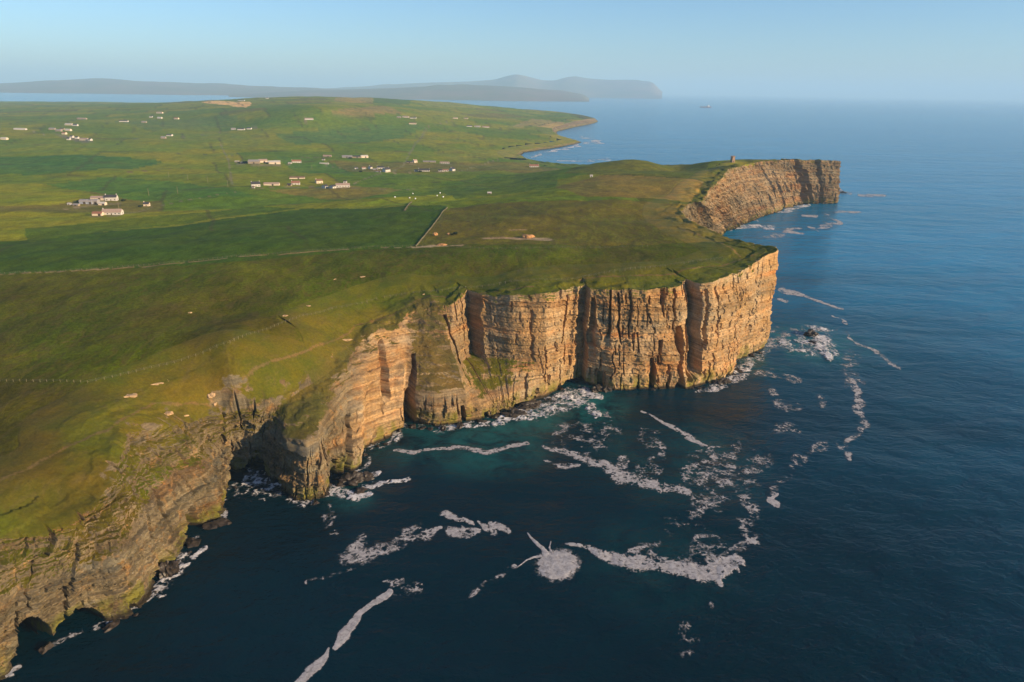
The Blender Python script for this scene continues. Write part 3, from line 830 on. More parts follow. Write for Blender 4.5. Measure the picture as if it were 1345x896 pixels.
# ------------------------------------------------------------------ far land
def far_material():
    t = NT('distant moorland')
    p = t.pos()
    geo = t.n('ShaderNodeNewGeometry')
    nz = t.n('ShaderNodeSeparateXYZ')
    t.l(geo.outputs['True Normal'], nz.inputs[0])
    c = t.mix(t.ramp(t.noise(p, .0011, 6, .65), .4, .62), (.155, .145, .105), (.21, .155, .125))
    c = t.mix(t.ramp(nz.outputs[2], .80, .62), c, (.32, .21, .15))
    t.l(c, t.b.inputs['Base Color'])
    t.b.inputs['Roughness'].default_value = 1.0
    t.b.inputs['Specular IOR Level'].default_value = 0
    return t.m
M_FAR = far_material()

def far_hill(name, label, sky_px, Yd, depth, seed, shore=None, rough=.05):
    """a landmass whose crest is seen along sky_px at the distance Yd"""
    xs = np.array([p[0] for p in sky_px], float)
    W3 = []
    for x, y in sky_px:
        dx, dz = ray(x, y)
        W3.append((dx * Yd, max(6.0, H + dz * Yd)))
    W3 = np.array(W3)
    nx, ny = 260, 60
    gx = np.linspace(W3[0, 0], W3[-1, 0], nx)
    hz = np.interp(gx, W3[:, 0], W3[:, 1])
    hz = smooth1(hz, 3)
    v = np.linspace(-1, 1, ny)
    X, V = np.meshgrid(gx, v, indexing='ij')
    f = np.where(V < 0, np.clip(1 + V, 0, 1) ** .75, np.clip(1 - V, 0, 1) ** .6)
    f = f * f * (3 - 2 * f) * .5 + f * .5
    Y = Yd + V * depth + depth * .35 * fbm(X / depth, V * 0, 3, seed) * (1 - np.abs(V) * .4)
    Zh = hz[:, None] * f * (1 + rough * 2 * fbm(X / 700, Y / 700, 4, seed + 3) * (np.abs(V) > .03)) - 3.0 * (np.abs(V) >= .999)
    o = mesh_np(name, np.stack([X * Y / Yd, Y, Zh], -1).reshape(-1, 3), quads=grid_quads(nx, ny)[:, ::-1], mat=M_FAR)
    return tag(o, label, 'hill', kind='structure')
far_hill('distant_hill', 'long low hazy hill ridge across the water at far left', [(-420, 118), (-200, 110), (-60, 111), (0, 109.5), (60, 106.5), (95, 104.5), (125, 102.5), (150, 103.5), (180, 107), (240, 108.8), (290, 110), (340, 113.5), (400, 115), (450, 117.5)], 16900, 4000, 3)
far_hill('distant_hill', 'heather brown headland with low sea cliffs beyond the far bay', [(300, 124), (400, 119), (470, 117.2), (520, 115.5), (580, 112.5), (620, 111.8), (660, 113.5), (700, 116.5), (740, 119.5), (764, 123.5), (771, 126.5), (774, 131)], 13900, 2500, 8)
far_hill('distant_hill', 'pale blue island hills with two humps and tall sea cliffs on the horizon', [(380, 119), (470, 114), (520, 110.5), (560, 108.5), (620, 106.5), (650, 104.5), (664, 100.5), (678, 97.6), (690, 100), (712, 105.5), (730, 105.5), (742, 101.4), (756, 99.6), (772, 102.5), (800, 104.2), (840, 105.5), (856, 107), (861, 111), (866, 117), (870, 121)], 22300, 3500, 12)

# ------------------------------------------------------------------ haze: one closed box of thin even air
def haze_box():
    t = NT('sea haze')
    t.t.nodes.remove(t.b)
    v = t.n('ShaderNodeVolumePrincipled')
    v.inputs['Color'].default_value = (.52, .80, 1.0, 1)
    v.inputs['Density'].default_value = HAZE_DENSITY
    v.inputs['Anisotropy'].default_value = 0.0
    t.l(v.outputs[0], t.out.inputs['Volume'])
    L, zb, zt = 310000.0, -4.0, 860.0
    co = np.array([(x, y, z) for z in (zb, zt) for y in (-L, L) for x in (-L, L)])
    o = mesh_np('haze', co, quads=[(0, 2, 3, 1), (4, 5, 7, 6), (0, 1, 5, 4), (1, 3, 7, 5), (3, 2, 6, 7), (2, 0, 4, 6)], mat=t.m, smooth=False)
    return tag(o, 'thin pale sea haze filling the air over land and water', 'haze', kind='stuff')
haze_box()
#@@OBJECTS
# ------------------------------------------------------------------ foam on the sea
def proj(X, Y, Z=0.0):
    z = Z - H
    f, up = Y * cp - z * sp, Y * sp + z * cp
    a, b = F * X / f, -F * up / f
    return 672.5 + a * cr - b * sr, 448 + b * cr + a * sr

def foam_material(c0, c1, nm):
    t = NT(nm)
    p = t.pos()
    cov = t.n('ShaderNodeAttribute', attribute_name='cover').outputs['Fac']
    f = t.noise(p, .55, 6, .75, .4)
    vor = t.n('ShaderNodeTexVoronoi', feature='DISTANCE_TO_EDGE', i_Scale=.42)
    wv = t.n('ShaderNodeVectorMath', operation='MULTIPLY_ADD')
    ns = t.n('ShaderNodeTexNoise', i_Scale=.3, i_Detail=4.0)
    t.l(p, ns.inputs['Vector'])
    t.l(ns.outputs['Color'], wv.inputs[0])
    wv.inputs[1].default_value = (5, 5, 0)
    t.l(p, wv.inputs[2])
    t.l(wv.outputs[0], vor.inputs['Vector'])
    lace = t.ramp(vor.outputs['Distance'], 0.0, .5, .42, -.50)
    c = t.mix(t.ramp(f, .3, .72), c0, c1)
    t.l(c, t.b.inputs['Base Color'])
    t.b.inputs['Roughness'].default_value = .85
    a = t.math('ADD', t.math('MULTIPLY', cov, 1.5), t.math('ADD', lace, t.math('MULTIPLY', t.math('SUBTRACT', f, .5), 1.1)))
    t.l(t.ramp(a, -.05, .85, 0, .93), t.b.inputs['Alpha'])
    bp = t.n('ShaderNodeBump', i_Strength=.45, i_Distance=.5)
    t.l(f, bp.inputs['Height'])
    t.l(bp.outputs[0], t.b.inputs['Normal'])
    return t.m
M_FOAM = foam_material((.24, .222, .212), (.56, .52, .49), 'sea foam')
M_SURF = foam_material((.42, .40, .385), (.82, .79, .76), 'surf foam')

def marching(f, X, Y, Z):
    """flat triangles where f > 0 on a regular grid, cut along the contour"""
    nr, nc = f.shape
    i = (np.arange(nr - 1)[:, None] * nc + np.arange(nc - 1)[None, :]).ravel()
    T = np.concatenate([np.stack([i, i + 1, i + nc + 1], 1), np.stack([i, i + nc + 1, i + nc], 1)])
    fv, P = f.ravel(), np.stack([X.ravel(), Y.ravel(), Z.ravel()], 1)
    ins = fv[T] > 0
    cnt = ins.sum(1)
    out = [P[T[cnt == 3]].reshape(-1, 3)]
    def cut(a, b):
        t = (fv[a] / (fv[a] - fv[b]))[:, None]
        return P[a] + (P[b] - P[a]) * t
    for c_ in (1, 2):
        S_ = T[cnt == c_]
        if not len(S_):
            continue
        m = ins[cnt == c_]
        k = np.argmax(m, 1) if c_ == 1 else np.argmin(m, 1)
        r = np.arange(len(S_))
        a, b, c2 = S_[r, k], S_[r, (k + 1) % 3], S_[r, (k + 2) % 3]
        p1, p2 = cut(a, b), cut(a, c2)
        if c_ == 1:
            out.append(np.stack([P[a], p1, p2], 1).reshape(-1, 3))
        else:
            out.append(np.stack([p1, P[b], P[c2]], 1).reshape(-1, 3))
            out.append(np.stack([p1, P[c2], p2], 1).reshape(-1, 3))
    V = np.concatenate(out)
    return V, np.arange(len(V)).reshape(-1, 3)

def foam(label, strokes, lace=.35, lam=5.0, thick=.12, name='sea_foam', seed=1, kind=None, cat='foam', fine=.35, ellipse=None, stretch=1.0, group=None):
    """strokes: lists of (px, py, width px) along a foam line"""
    if lace >= .56:
        strokes = [[(x, y, w * (1.6 if w < 30 else 1.25)) for (x, y, w) in st] for st in strokes]
    pts = [(x, y, w) for st in strokes for (x, y, w) in st]
    if ellipse:
        pts += [(ellipse[0] + dx * ellipse[2], ellipse[1] + dy * ellipse[3], 4) for dx in (-1, 1) for dy in (-1, 1)]
    xs, ys, ws = np.array(pts).T
    crn = np.array([atz(a, b) for a, b in [(min(xs - ws), min(ys - ws)), (max(xs + ws), min(ys - ws)), (min(xs - ws), max(ys + ws)), (max(xs + ws), max(ys + ws))]])
    lo, hi = crn.min(0), crn.max(0)
    dist = math.hypot(crn[:, 0].mean(), crn[:, 1].mean(), H)
    c = max(.24, dist / 683 * .62)
    gx, gy = np.arange(lo[0], hi[0] + c, c), np.arange(lo[1], hi[1] + c * 1.3, c * 1.3)
    X, Y = np.meshgrid(gx, gy, indexing='ij')
    px, py = proj(X, Y)
    m = dist / 897                                   # metres per photo pixel
    wx = 1.6 * vn(X / (lam * 2.2), Y / (lam * 2.2), seed + 90) * lam * .35 / m
    wy = 1.2 * vn(X / (lam * 2.2), Y / (lam * 2.2), seed + 91) * lam * .35 / m * .5
    qx, qy = px + wx * min(1, .3 + lace * 2), py + wy * min(1, .3 + lace * 2)
    D = np.full(X.shape, -9.0)
    for st in strokes:
        if len(st) == 1:
            st = [st[0], (st[0][0] + .1, st[0][1], st[0][2])]
        for (x0, y0, w0), (x1, y1, w1) in zip(st[:-1], st[1:]):
            vx, vy = x1 - x0, y1 - y0
            t = np.clip(((qx - x0) * vx + (qy - y0) * vy) / (vx * vx + vy * vy), 0, 1)
            d = np.hypot(qx - x0 - t * vx, qy - y0 - t * vy)
            D = np.maximum(D, 1 - d / (.5 * (w0 + (w1 - w0) * t)))
    if ellipse:
        D = np.maximum(D, 1 - np.hypot((qx - ellipse[0]) / ellipse[2], (qy - ellipse[1]) / ellipse[3]))
    nz = fbm(X / lam, Y / lam / stretch, 4, seed + 5, .62)
    rid = 1 - 2.2 * np.abs(vn(X / lam * .8 + nz * .5, Y / lam * .8 / stretch + nz * .4, seed + 7))
    f = np.minimum(D * 1.3, .5) * (1 - .72 * lace) + lace * (.95 * nz + .62 * rid - .52) + fine * lace * .8 * vn(X / (c * 2.2), Y / (c * 2.2), seed + 8)
    f = np.where(D > -.35, f, -1)
    f[0], f[-1], f[:, 0], f[:, -1] = -1, -1, -1, -1
    cov_ = np.clip(f, -.4, 1)
    f = f + .22
    Z = .05 + thick * (.5 + .5 * fbm(X / 5, Y / 5, 2, seed + 6)) * np.clip(f * 2.0, 0, 1)
    ZC = Z + 0
    V, T = marching(f, X, Y, Z)
    if not len(V):
        return None
    # merge doubles
    key = np.round(V * 500).astype(np.int64)
    _, ui, inv = np.unique(key, axis=0, return_index=True, return_inverse=True)
    T = inv.ravel()[T]
    T = T[(T[:, 0] != T[:, 1]) & (T[:, 1] != T[:, 2]) & (T[:, 0] != T[:, 2])]
    Vx = V[ui]
    gi = np.clip((Vx[:, 0] - gx[0]) / c, 0, len(gx) - 1.01)
    gj = np.clip((Vx[:, 1] - gy[0]) / (c * 1.3), 0, len(gy) - 1.01)
    i_, j_ = gi.astype(int), gj.astype(int)
    a_, b_ = gi - i_, gj - j_
    cv_ = (cov_[i_, j_] * (1 - a_) + cov_[i_ + 1, j_] * a_) * (1 - b_) + (cov_[i_, j_ + 1] * (1 - a_) + cov_[i_ + 1, j_ + 1] * a_) * b_
    o = mesh_np(name, Vx, tris=T, mat=M_SURF if name == 'breaking_surf' else M_FOAM, smooth=True, attrs={'cover': cv_ * (1.35 - 1.25 * lace) - .36 * max(0, lace - .3) + max(0, .3 - lace) * 1.4 * sst(-.1, .25, cv_)})
    return tag(o, label, cat, group, 'stuff' if lace >= .56 else kind)

FO = [
    ('large round raft of thick tan foam with three thin trailing tails', dict(strokes=[[(716, 727, 9), (712, 720, 5), (703, 713, 4), (694, 706, 3), (690, 700, 1.5)], [(710, 731, 3), (700, 732, 2.2), (690, 736, 1.8), (678, 746, 1.2)], [(724, 726, 3), (720, 719, 2), (722, 711, 1.2)]], ellipse=(732, 742, 28, 20.5), lace=.09, lam=4, thick=.3)),
    ('thick club shaped foam band widening towards the right beside the round raft', dict(strokes=[[(742, 714, 4), (756, 715, 5), (775, 719, 9), (795, 729, 16), (815, 737, 19), (840, 739, 20), (870, 742, 18), (900, 747, 20), (925, 752, 24), (948, 746, 30), (968, 736, 18)], [(938, 752, 16), (950, 768, 5)], [(960, 742, 12), (968, 752, 4)]], lace=.24, lam=4, thick=.3, fine=.8)),
    ('lacy foam patch lying above the thick club shaped band', dict(strokes=[[(884, 688, 14), (890, 705, 34), (905, 718, 34), (930, 728, 26), (945, 732, 10)], [(842, 720, 12), (860, 722, 9)]], lace=.62, lam=5)),
    ('foam bend climbing from the club band to a ragged corner on the right', dict(strokes=[[(968, 722, 10), (985, 712, 18), (988, 695, 20), (985, 672, 24), (982, 660, 20)], [(945, 735, 6), (962, 722, 6), (975, 714, 8)]], lace=.45, lam=4)),
    ('small arrow shaped foam patch at the outer end of the bend', dict(strokes=[[(1010, 658, 10), (1022, 664, 8)], [(1014, 655, 6), (1021, 650, 3)]], lace=.15, lam=3)),
    ('wide ropy foam band crossing the dark bay below the long cliff wall', dict(strokes=[[(714, 585, 4), (722, 590, 7), (745, 596, 7), (770, 603, 11), (795, 612, 15), (812, 625, 18), (835, 632, 15), (865, 640, 14), (890, 640, 14), (908, 646, 10)], [(820, 604, 14), (812, 612, 14)]], lace=.34, lam=4, fine=.8)),
    ('short broken foam strip just under the ropy band near the cliff', dict(strokes=[[(716, 605, 3), (735, 611, 8), (760, 610, 5)]], lace=.45, lam=4)),
    ('diagonal needle shaped foam streak in the dark bay pointing at the cliff', dict(strokes=[[(845, 541, 2.5), (868, 552, 4), (888, 565, 6), (910, 578, 7), (927, 586, 3)]], lace=.25, lam=3)),
    ('ragged lacy foam plume running down from the needle streak', dict(strokes=[[(932, 598, 20), (925, 615, 22), (915, 630, 14)], [(955, 625, 18), (945, 645, 18), (930, 662, 20), (908, 672, 12)], [(905, 615, 10), (900, 625, 12)]], lace=.62, lam=4)),
    ('thin scattered foam flecks between the plume and the open sea', dict(strokes=[[(1000, 605, 18), (985, 625, 18), (975, 640, 14)], [(960, 600, 10), (965, 590, 12)]], lace=.72, lam=4)),
    ('loose web of foam scraps under the long cliff wall', dict(strokes=[[(745, 575, 22), (775, 580, 24), (800, 570, 14)], [(790, 555, 8), (800, 548, 8)], [(840, 568, 8), (858, 582, 14), (870, 598, 10)], [(850, 615, 16)]], lace=.70, lam=5)),
    ('cluster of foam lobes with rounded ends in the middle of the dark bay', dict(strokes=[[(582, 674, 9), (600, 682, 8), (620, 686, 5)], [(592, 698, 12), (608, 700, 14), (625, 696, 9)], [(628, 684, 3), (636, 692, 9), (645, 698, 13)], [(640, 686, 4), (655, 692, 9), (668, 697, 9)]], lace=.30, lam=3)),
    ('long lacy foam drift with a pointed left tail below the buttress', dict(strokes=[[(402, 765, 6), (420, 759, 8), (445, 755, 7), (462, 747, 5)], [(452, 733, 14), (480, 732, 18), (505, 720, 16), (530, 714, 16), (560, 703, 13), (575, 694, 5)], [(528, 700, 12), (545, 692, 10)], [(465, 720, 16), (478, 705, 10)]], lace=.48, lam=4)),
    ('pale spindle shaped foam streak near the bottom edge of the sea', dict(strokes=[[(441, 850, 8), (450, 836, 14), (462, 822, 12), (472, 808, 9)], [(474, 806, 7), (490, 792, 9), (506, 782, 10), (514, 776, 6)]], lace=.12, lam=3)),
    ('foam scraps sprinkled beside the tip of the spindle streak', dict(strokes=[[(520, 782, 6), (535, 776, 12), (548, 770, 10)], [(512, 765, 8), (530, 764, 6)]], lace=.66, lam=3)),
    ('lowest foam streak leaving the picture at the bottom edge', dict(strokes=[[(388, 900, 10), (404, 884, 13), (418, 872, 13), (428, 862, 8), (431, 852, 2)]], lace=.15, lam=3)),
    ('dotted line of tiny foam flecks trailing left of the round raft', dict(strokes=[[(680, 745, 3), (660, 757, 5), (645, 765, 7), (628, 772, 5), (612, 782, 3)]], lace=.62, lam=3)),
    ('wavy white foam ribbon along the teal water under the slab slope', dict(strokes=[[(522, 592, 4), (545, 594, 5), (570, 590, 4), (600, 588, 4), (622, 590, 9), (640, 594, 7), (665, 588, 5), (692, 583, 5)]], lace=.32, lam=3)),
    ('hooked foam streak pointing down on the open sea at the right', dict(strokes=[[(1118, 606, 3), (1115, 598, 9), (1110, 588, 8), (1116, 578, 6), (1128, 570, 9), (1136, 560, 9), (1132, 548, 10), (1128, 535, 12), (1124, 520, 12), (1120, 500, 12)], [(1108, 590, 5), (1096, 585, 4)]], lace=.44, lam=4)),
    ('faint foam veil stretching from the reef towards the hooked streak', dict(strokes=[[(1120, 500, 14), (1118, 485, 16), (1116, 470, 12)]], lace=.70, lam=5)),
    ('chain of little foam flecks linking the hooked streak to the dark bay', dict(strokes=[[(1085, 586, 6), (1065, 590, 5)], [(1055, 598, 8), (1045, 610, 8), (1038, 622, 6), (1028, 634, 7), (1018, 645, 6)]], lace=.62, lam=3)),
    ('boiling white water round the dark reef rock off the headland', dict(strokes=[[(1048, 442, 20), (1062, 448, 34), (1080, 452, 28), (1095, 462, 14)], [(1060, 462, 16), (1085, 470, 12)], [(1030, 452, 14), (1050, 460, 14)], [(1056, 430, 8), (1085, 432, 6), (1100, 432, 4)]], lace=.44, lam=5, thick=.8, stretch=1.6, name='breaking_surf')),
    ('thin swash streaks between the reef and the foot of the headland', dict(strokes=[[(1012, 452, 12), (1025, 446, 8), (1040, 436, 6)], [(1010, 440, 5), (1022, 432, 4)]], lace=.62, lam=5)),
    ('slender foam line drifting away right of the headland wall', dict(strokes=[[(1022, 380, 4), (1040, 384, 7), (1060, 390, 4), (1085, 399, 3.5), (1104, 407, 3)], [(1021, 392, 3), (1034, 397, 4)]], lace=.28, lam=5)),
    ('small curved foam line just below the slender one on the open sea', dict(strokes=[[(1092, 415, 2.5), (1104, 420, 3), (1114, 426, 3)]], lace=.35, lam=4)),
    ('long thin foam line trailing right of the reef', dict(strokes=[[(1112, 437, 3), (1128, 452, 4), (1145, 460, 3.5), (1163, 468, 5), (1172, 477, 5), (1185, 485, 3)], [(1150, 470, 3), (1164, 468, 3)]], lace=.42, lam=5)),
    ('broken foam scribbles on the dark water in front of the headland', dict(strokes=[[(1015, 515, 6), (1023, 528, 6), (1035, 535, 5), (1050, 537, 4)], [(1072, 520, 5), (1082, 532, 6)], [(1000, 490, 6), (1025, 494, 7), (1050, 500, 5)], [(1010, 560, 8), (1040, 562, 8), (1048, 570, 6)]], lace=.62, lam=5)),
    ('heaped white surf breaking under the long cliff wall', dict(strokes=[[(648, 556, 8), (670, 549, 14), (695, 545, 18), (720, 535, 20), (745, 526, 24), (765, 520, 22)], [(770, 520, 9), (790, 520, 6)], [(775, 534, 16), (782, 548, 10)]], lace=.36, lam=4, thick=.9, name='breaking_surf')),
    ('white surf lapping the foot of the sunlit headland', dict(strokes=[[(915, 513, 5), (935, 511, 9), (955, 504, 12), (970, 490, 16), (985, 478, 14), (1002, 468, 7)]], lace=.46, lam=4, thick=.8, name='breaking_surf')),
    ('white surf curling round the dark boulders at the foot of the buttress', dict(strokes=[[(428, 650, 10), (436, 641, 14), (450, 648, 16), (468, 652, 12), (486, 650, 10)], [(478, 622, 7), (492, 625, 7), (500, 620, 4)], [(480, 640, 10), (510, 634, 6), (535, 628, 4)]], lace=.38, lam=3, thick=.6, name='breaking_surf')),
    ('grey surf washing into the alcove left of the dark buttress face', dict(strokes=[[(318, 640, 14), (335, 636, 22), (355, 640, 18), (372, 648, 10)], [(382, 658, 8), (398, 662, 5)]], lace=.56, lam=3, thick=.5, name='breaking_surf')),
    ('white surf streaming past the small caves at left', dict(strokes=[[(196, 788, 8), (210, 776, 14), (225, 762, 14), (238, 745, 12), (252, 728, 10), (266, 718, 7)]], lace=.44, lam=3, thick=.6, name='breaking_surf')),
    ('surf lapping the rock corner at the lower left edge', dict(strokes=[[(0, 888, 14), (14, 884, 12), (26, 876, 8)]], lace=.5, lam=3, thick=.4, name='breaking_surf')),
    ('small patch of pale surf beside the dark cave left of the slab slope', dict(strokes=[[(520, 578, 6), (530, 572, 7)]], lace=.5, lam=3, thick=.5, name='breaking_surf')),
    ('pale surf along the low block cliff at the foot of the slab slope', dict(strokes=[[(602, 560, 5), (622, 558, 7), (640, 556, 6)]], lace=.5, lam=3, thick=.5, name='breaking_surf')),
    ('sparse foam speckles near the bottom right of the dark water', dict(strokes=[[(905, 832, 16), (902, 846, 16), (895, 856, 10)], [(930, 798, 5), (935, 805, 4)]], lace=.74, lam=3)),
    ('thin foam smudge drifting off the foot of the dark buttress', dict(strokes=[[(432, 668, 8), (430, 684, 10), (434, 698, 7)]], lace=.66, lam=3)),
    ('broad surf swirls filling the head of the far bay', dict(strokes=[[(958, 303, 5), (975, 299, 6), (1000, 297, 7), (1015, 299, 4)], [(975, 293, 4), (995, 290, 4)]], lace=.46, lam=9, thick=.5, name='breaking_surf', stretch=2)),
    ('left curl of foam across the mouth of the far bay', dict(strokes=[[(1005, 311, 4), (1025, 309, 6), (1035, 304, 5), (1052, 308, 3)]], lace=.42, lam=9, stretch=2)),
    ('hooked curl of foam reaching out of the far bay', dict(strokes=[[(1062, 298, 3), (1072, 302, 4), (1080, 297, 5), (1104, 293, 4), (1090, 286, 4), (1085, 281, 3)]], lace=.42, lam=9, stretch=2)),
    ('white surf breaking against the far cliff inside the bay', dict(strokes=[[(1022, 279, 3), (1035, 276, 6), (1050, 272, 6), (1062, 270, 3)]], lace=.4, lam=9, thick=.6, name='breaking_surf', stretch=2)),
    ('short foam bar in the middle of the far bay', dict(strokes=[[(1052, 283, 3), (1072, 284, 3)]], lace=.4, lam=9, stretch=2)),
    ('short foam bar inside the left curl of the far bay', dict(strokes=[[(1034, 301, 3), (1052, 300, 3)]], lace=.4, lam=9, stretch=2)),
    ('foam fleck touching the tip of the far headland', dict(strokes=[[(1104, 251, 5), (1116, 254, 4)]], lace=.4, lam=9, stretch=2)),
    ('foam streak farthest out beyond the tip of the far headland', dict(strokes=[[(1128, 257, 4), (1145, 257, 4), (1160, 258, 3)]], lace=.4, lam=9, stretch=2)),
    ('long foam streak in front of the tip of the far headland', dict(strokes=[[(1098, 278, 4), (1120, 279, 4), (1132, 279, 2)]], lace=.4, lam=9, stretch=2)),
    ('white surf off the far rocky point past the curved beach', dict(strokes=[[(762, 189, 2.5), (775, 186, 4), (790, 187, 3)], [(745, 194, 2), (760, 191, 2)], [(765, 180, 2), (778, 182, 2)]], lace=.42, lam=22, name='breaking_surf', stretch=3)),
    ('line of surf along the curved beach of the far bay', dict(strokes=[[(700, 206, 1.6), (715, 199, 1.6), (735, 196, 1.8), (750, 193, 1.8)], [(735, 212, 1.8), (775, 211, 2), (800, 209, 1.6)]], lace=.35, lam=18, name='breaking_surf', stretch=3)),
]
wash = [(t_[0][0] + 1, t_[0][1] + 2, 4.5) for t_ in ST1 if t_[0] != WORLD]
for lab_, lo_, hi_ in (('thin broken wash line along the foot of the near left cliffs', -1, 420), ('thin broken wash line under the slab slope', 430, 760), ('thin broken wash line round the headland corner', 925, 1020)):
    FO.append((lab_, dict(strokes=[[q_ for q_ in wash if lo_ < q_[0] < hi_]], lace=.66, lam=5, thick=.2, name='breaking_surf')))
for k_, (lab_, kw_) in enumerate(FO):
    foam(lab_, seed=100 + 13 * k_, group='foam adrift on the sea' if kw_.get('name', 'sea_foam') == 'sea_foam' else 'surf along the foot of the cliffs', **kw_)

# ------------------------------------------------------------------ small mesh kit
def box_v(x0, x1, y0, y1, z0, z1):
    v = [(x, y, z) for z in (z0, z1) for y in (y0, y1) for x in (x0, x1)]
    return v, [(0, 2, 3, 1), (4, 5, 7, 6), (0, 1, 5, 4), (1, 3, 7, 5), (3, 2, 6, 7), (2, 0, 4, 6)]

def raw(name, v, f, mat, parent=None, smooth=False):
    me = bpy.data.meshes.new(name)
    me.from_pydata([tuple(map(float, q)) for q in v], [], f)
    me.update()
    if mat:
        me.materials.append(mat)
    if smooth:
        me.polygons.foreach_set('use_smooth', [True] * len(me.polygons))
    o = bpy.data.objects.new(name, me)
    COL.objects.link(o)
    if parent:
        o.parent = parent
    return o

def boxes(name, bs, mat, parent=None):
    V, Fc = [], []
    for b in bs:
        v, f = box_v(*b)
        Fc += [tuple(i + len(V) for i in q) for q in f]
        V += v
    return raw(name, V, Fc, mat, parent)

def root(name, loc, rz, label, cat, group=None):
    o = bpy.data.objects.new(name, None)
    COL.objects.link(o)
    o.empty_display_size = 2
    o.location, o.rotation_euler = loc, (0, 0, rz)
    return tag(o, label, cat, group)

WALLS = {'w': simple_mat('white harling', (.52, .48, .42), .85, .1), 'c': simple_mat('cream render', (.62, .5, .36), .85, .15),
         's': simple_mat('field stone', (.30, .235, .16), .9, .3), 'g': simple_mat('grey cladding', (.30, .28, .26), .7, .15), 'b': simple_mat('blue grey sheeting', (.27, .29, .34), .6, .12)}
ROOFS = {'d': simple_mat('dark slate roof', (.055, .05, .05), .7, .25), 'g': simple_mat('grey sheet roof', (.27, .24, .22), .6, .2), 'p': simple_mat('pinkish flag roof', (.36, .25, .19), .8, .2),
         'r': simple_mat('red brown roof', (.27, .12, .07), .8, .2), 'b': simple_mat('brown roof', (.17, .10, .06), .8, .2), 'l': simple_mat('pale sheet roof', (.5, .45, .38), .6, .15)}
M_GLASS = simple_mat('dark window glass', (.02, .022, .025), .15, .1)
M_DOOR = simple_mat('dark plank door', (.07, .05, .035), .7, .2)
M_STONE = simple_mat('tower stone', (.26, .17, .11), .9, .3, .8)
M_POST = simple_mat('weathered timber', (.21, .175, .09), .85, .25, 3)
M_WIRE = simple_mat('fence wire', (.25, .24, .22), .5, .1)
M_EARTH = simple_mat('orange earth', (.42, .215, .085), .95, .3, .5)
M_ROCK = simple_mat('pale outcrop rock', (.46, .30, .15), .9, .35, .7)
M_WETROCK = simple_mat('wet dark rock', (.035, .026, .018), .45, .4, .7)
M_BALE = simple_mat('white bale wrap', (.78, .76, .72), .5, .08)
M_BUSH = simple_mat('dark shrub leaves', (.030, .042, .012), .9, .35, 1.2)

def building(px, py, Lpx, dep, wh, roof, wall, rz, kind, label, group, chim=0, arch=False, detail=2):
    P = march(px, py)
    dist = math.sqrt(P[0] ** 2 + P[1] ** 2 + (H - P[2]) ** 2)
    L = max(3.5, Lpx * dist / 897 * (1.0 if abs(rz) < 40 else .8))
    D = dep
    t = root(kind, (P[0], P[1], P[2] - .15), radians(rz), label, {'farmhouse': 'house', 'cottage': 'house', 'house': 'house'}.get(kind, kind.split('_')[-1]), group)
    rise = D * .5 * (.42 if arch else .72 if chim else .5)
    a, b = L / 2, D / 2
    # walls with gables
    prof = [(-b, wh), (0, wh + rise), (b, wh)] if not arch else [(b * -math.cos(q), wh + rise * math.sin(q)) for q in np.linspace(0, math.pi, 7)]
    n = len(prof)
    V, Fc = [], []
    for x in (-a, a):
        V += [(x, -b, 0), (x, b, 0)] + [(x, y, z - .06) for y, z in prof]
    m = n + 2
    Fc.append(tuple([0] + [2 + i for i in range(n)] + [1]))
    Fc.append(tuple([m, m + 1] + [m + 2 + i for i in reversed(range(n))]))
    Fc += [(0, m, m + 2, 2), (1, 2 + n - 1, m + 2 + n - 1, m + 1)]
    raw('wall', V, Fc, WALLS[wall], t)
    # roof slab with thickness and eaves
    V, Fc = [], []
    o, th = .35, .18
    pr = [(y * (1 + o / b), z - (o * rise / b if i in (0, n - 1) else 0)) for i, (y, z) in enumerate(prof)]
    for x in (-a - .25, a + .25):
        V += [(x, y, z + .02) for y, z in pr] + [(x, y, z + .02 + th) for y, z in pr]
    k = 2 * n
    for i in range(n - 1):
        Fc += [(i, i + 1, k + i + 1, k + i), (n + i, k + n + i, k + n + i + 1, n + i + 1), (i, n + i, n + i + 1, i + 1), (k + i, k + i + 1, k + n + i + 1, k + n + i)]
    Fc += [(0, k, k + n, n), (n - 1, 2 * n - 1, k + 2 * n - 1, k + n - 1)]
    raw('roof', V, Fc, ROOFS[roof], t)
    for c in range(chim):
        x = (-a + .5) if c == 0 else (a - .5)
        ch = boxes('chimney', [(x - .4, x + .4, -.45, .45, wh + rise - .5, wh + rise + 1.1)], WALLS[wall], t)
        boxes('chimney_pot', [(x - .15, x + .15, -.15, .15, wh + rise + 1.1, wh + rise + 1.5)], ROOFS['r'], ch)
    if detail >= 1:
        nw = max(1, int(L / 3.6))
        for i in range(nw):
            x = -a + (i + .5) * L / nw
            if chim or wall == 'w':
                if i == nw // 2:
                    boxes('door', [(x - .5, x + .5, -b - .05, -b + .1, 0.02, 2.05)], M_DOOR, t)
                else:
                    boxes('window', [(x - .55, x + .55, -b - .05, -b + .1, .9, 2.1)], M_GLASS, t)
            elif i == nw // 2:
                boxes('barn_door', [(x - 1.3, x + 1.3, -b - .05, -b + .1, 0.02, min(wh - .3, 3.0))], M_DOOR, t)
        if detail >= 2 and (chim or wall == 'w'):
            boxes('window', [(a - .1, a + .05, -.5, .5, 1.0, 2.2)], M_GLASS, t)
    return t

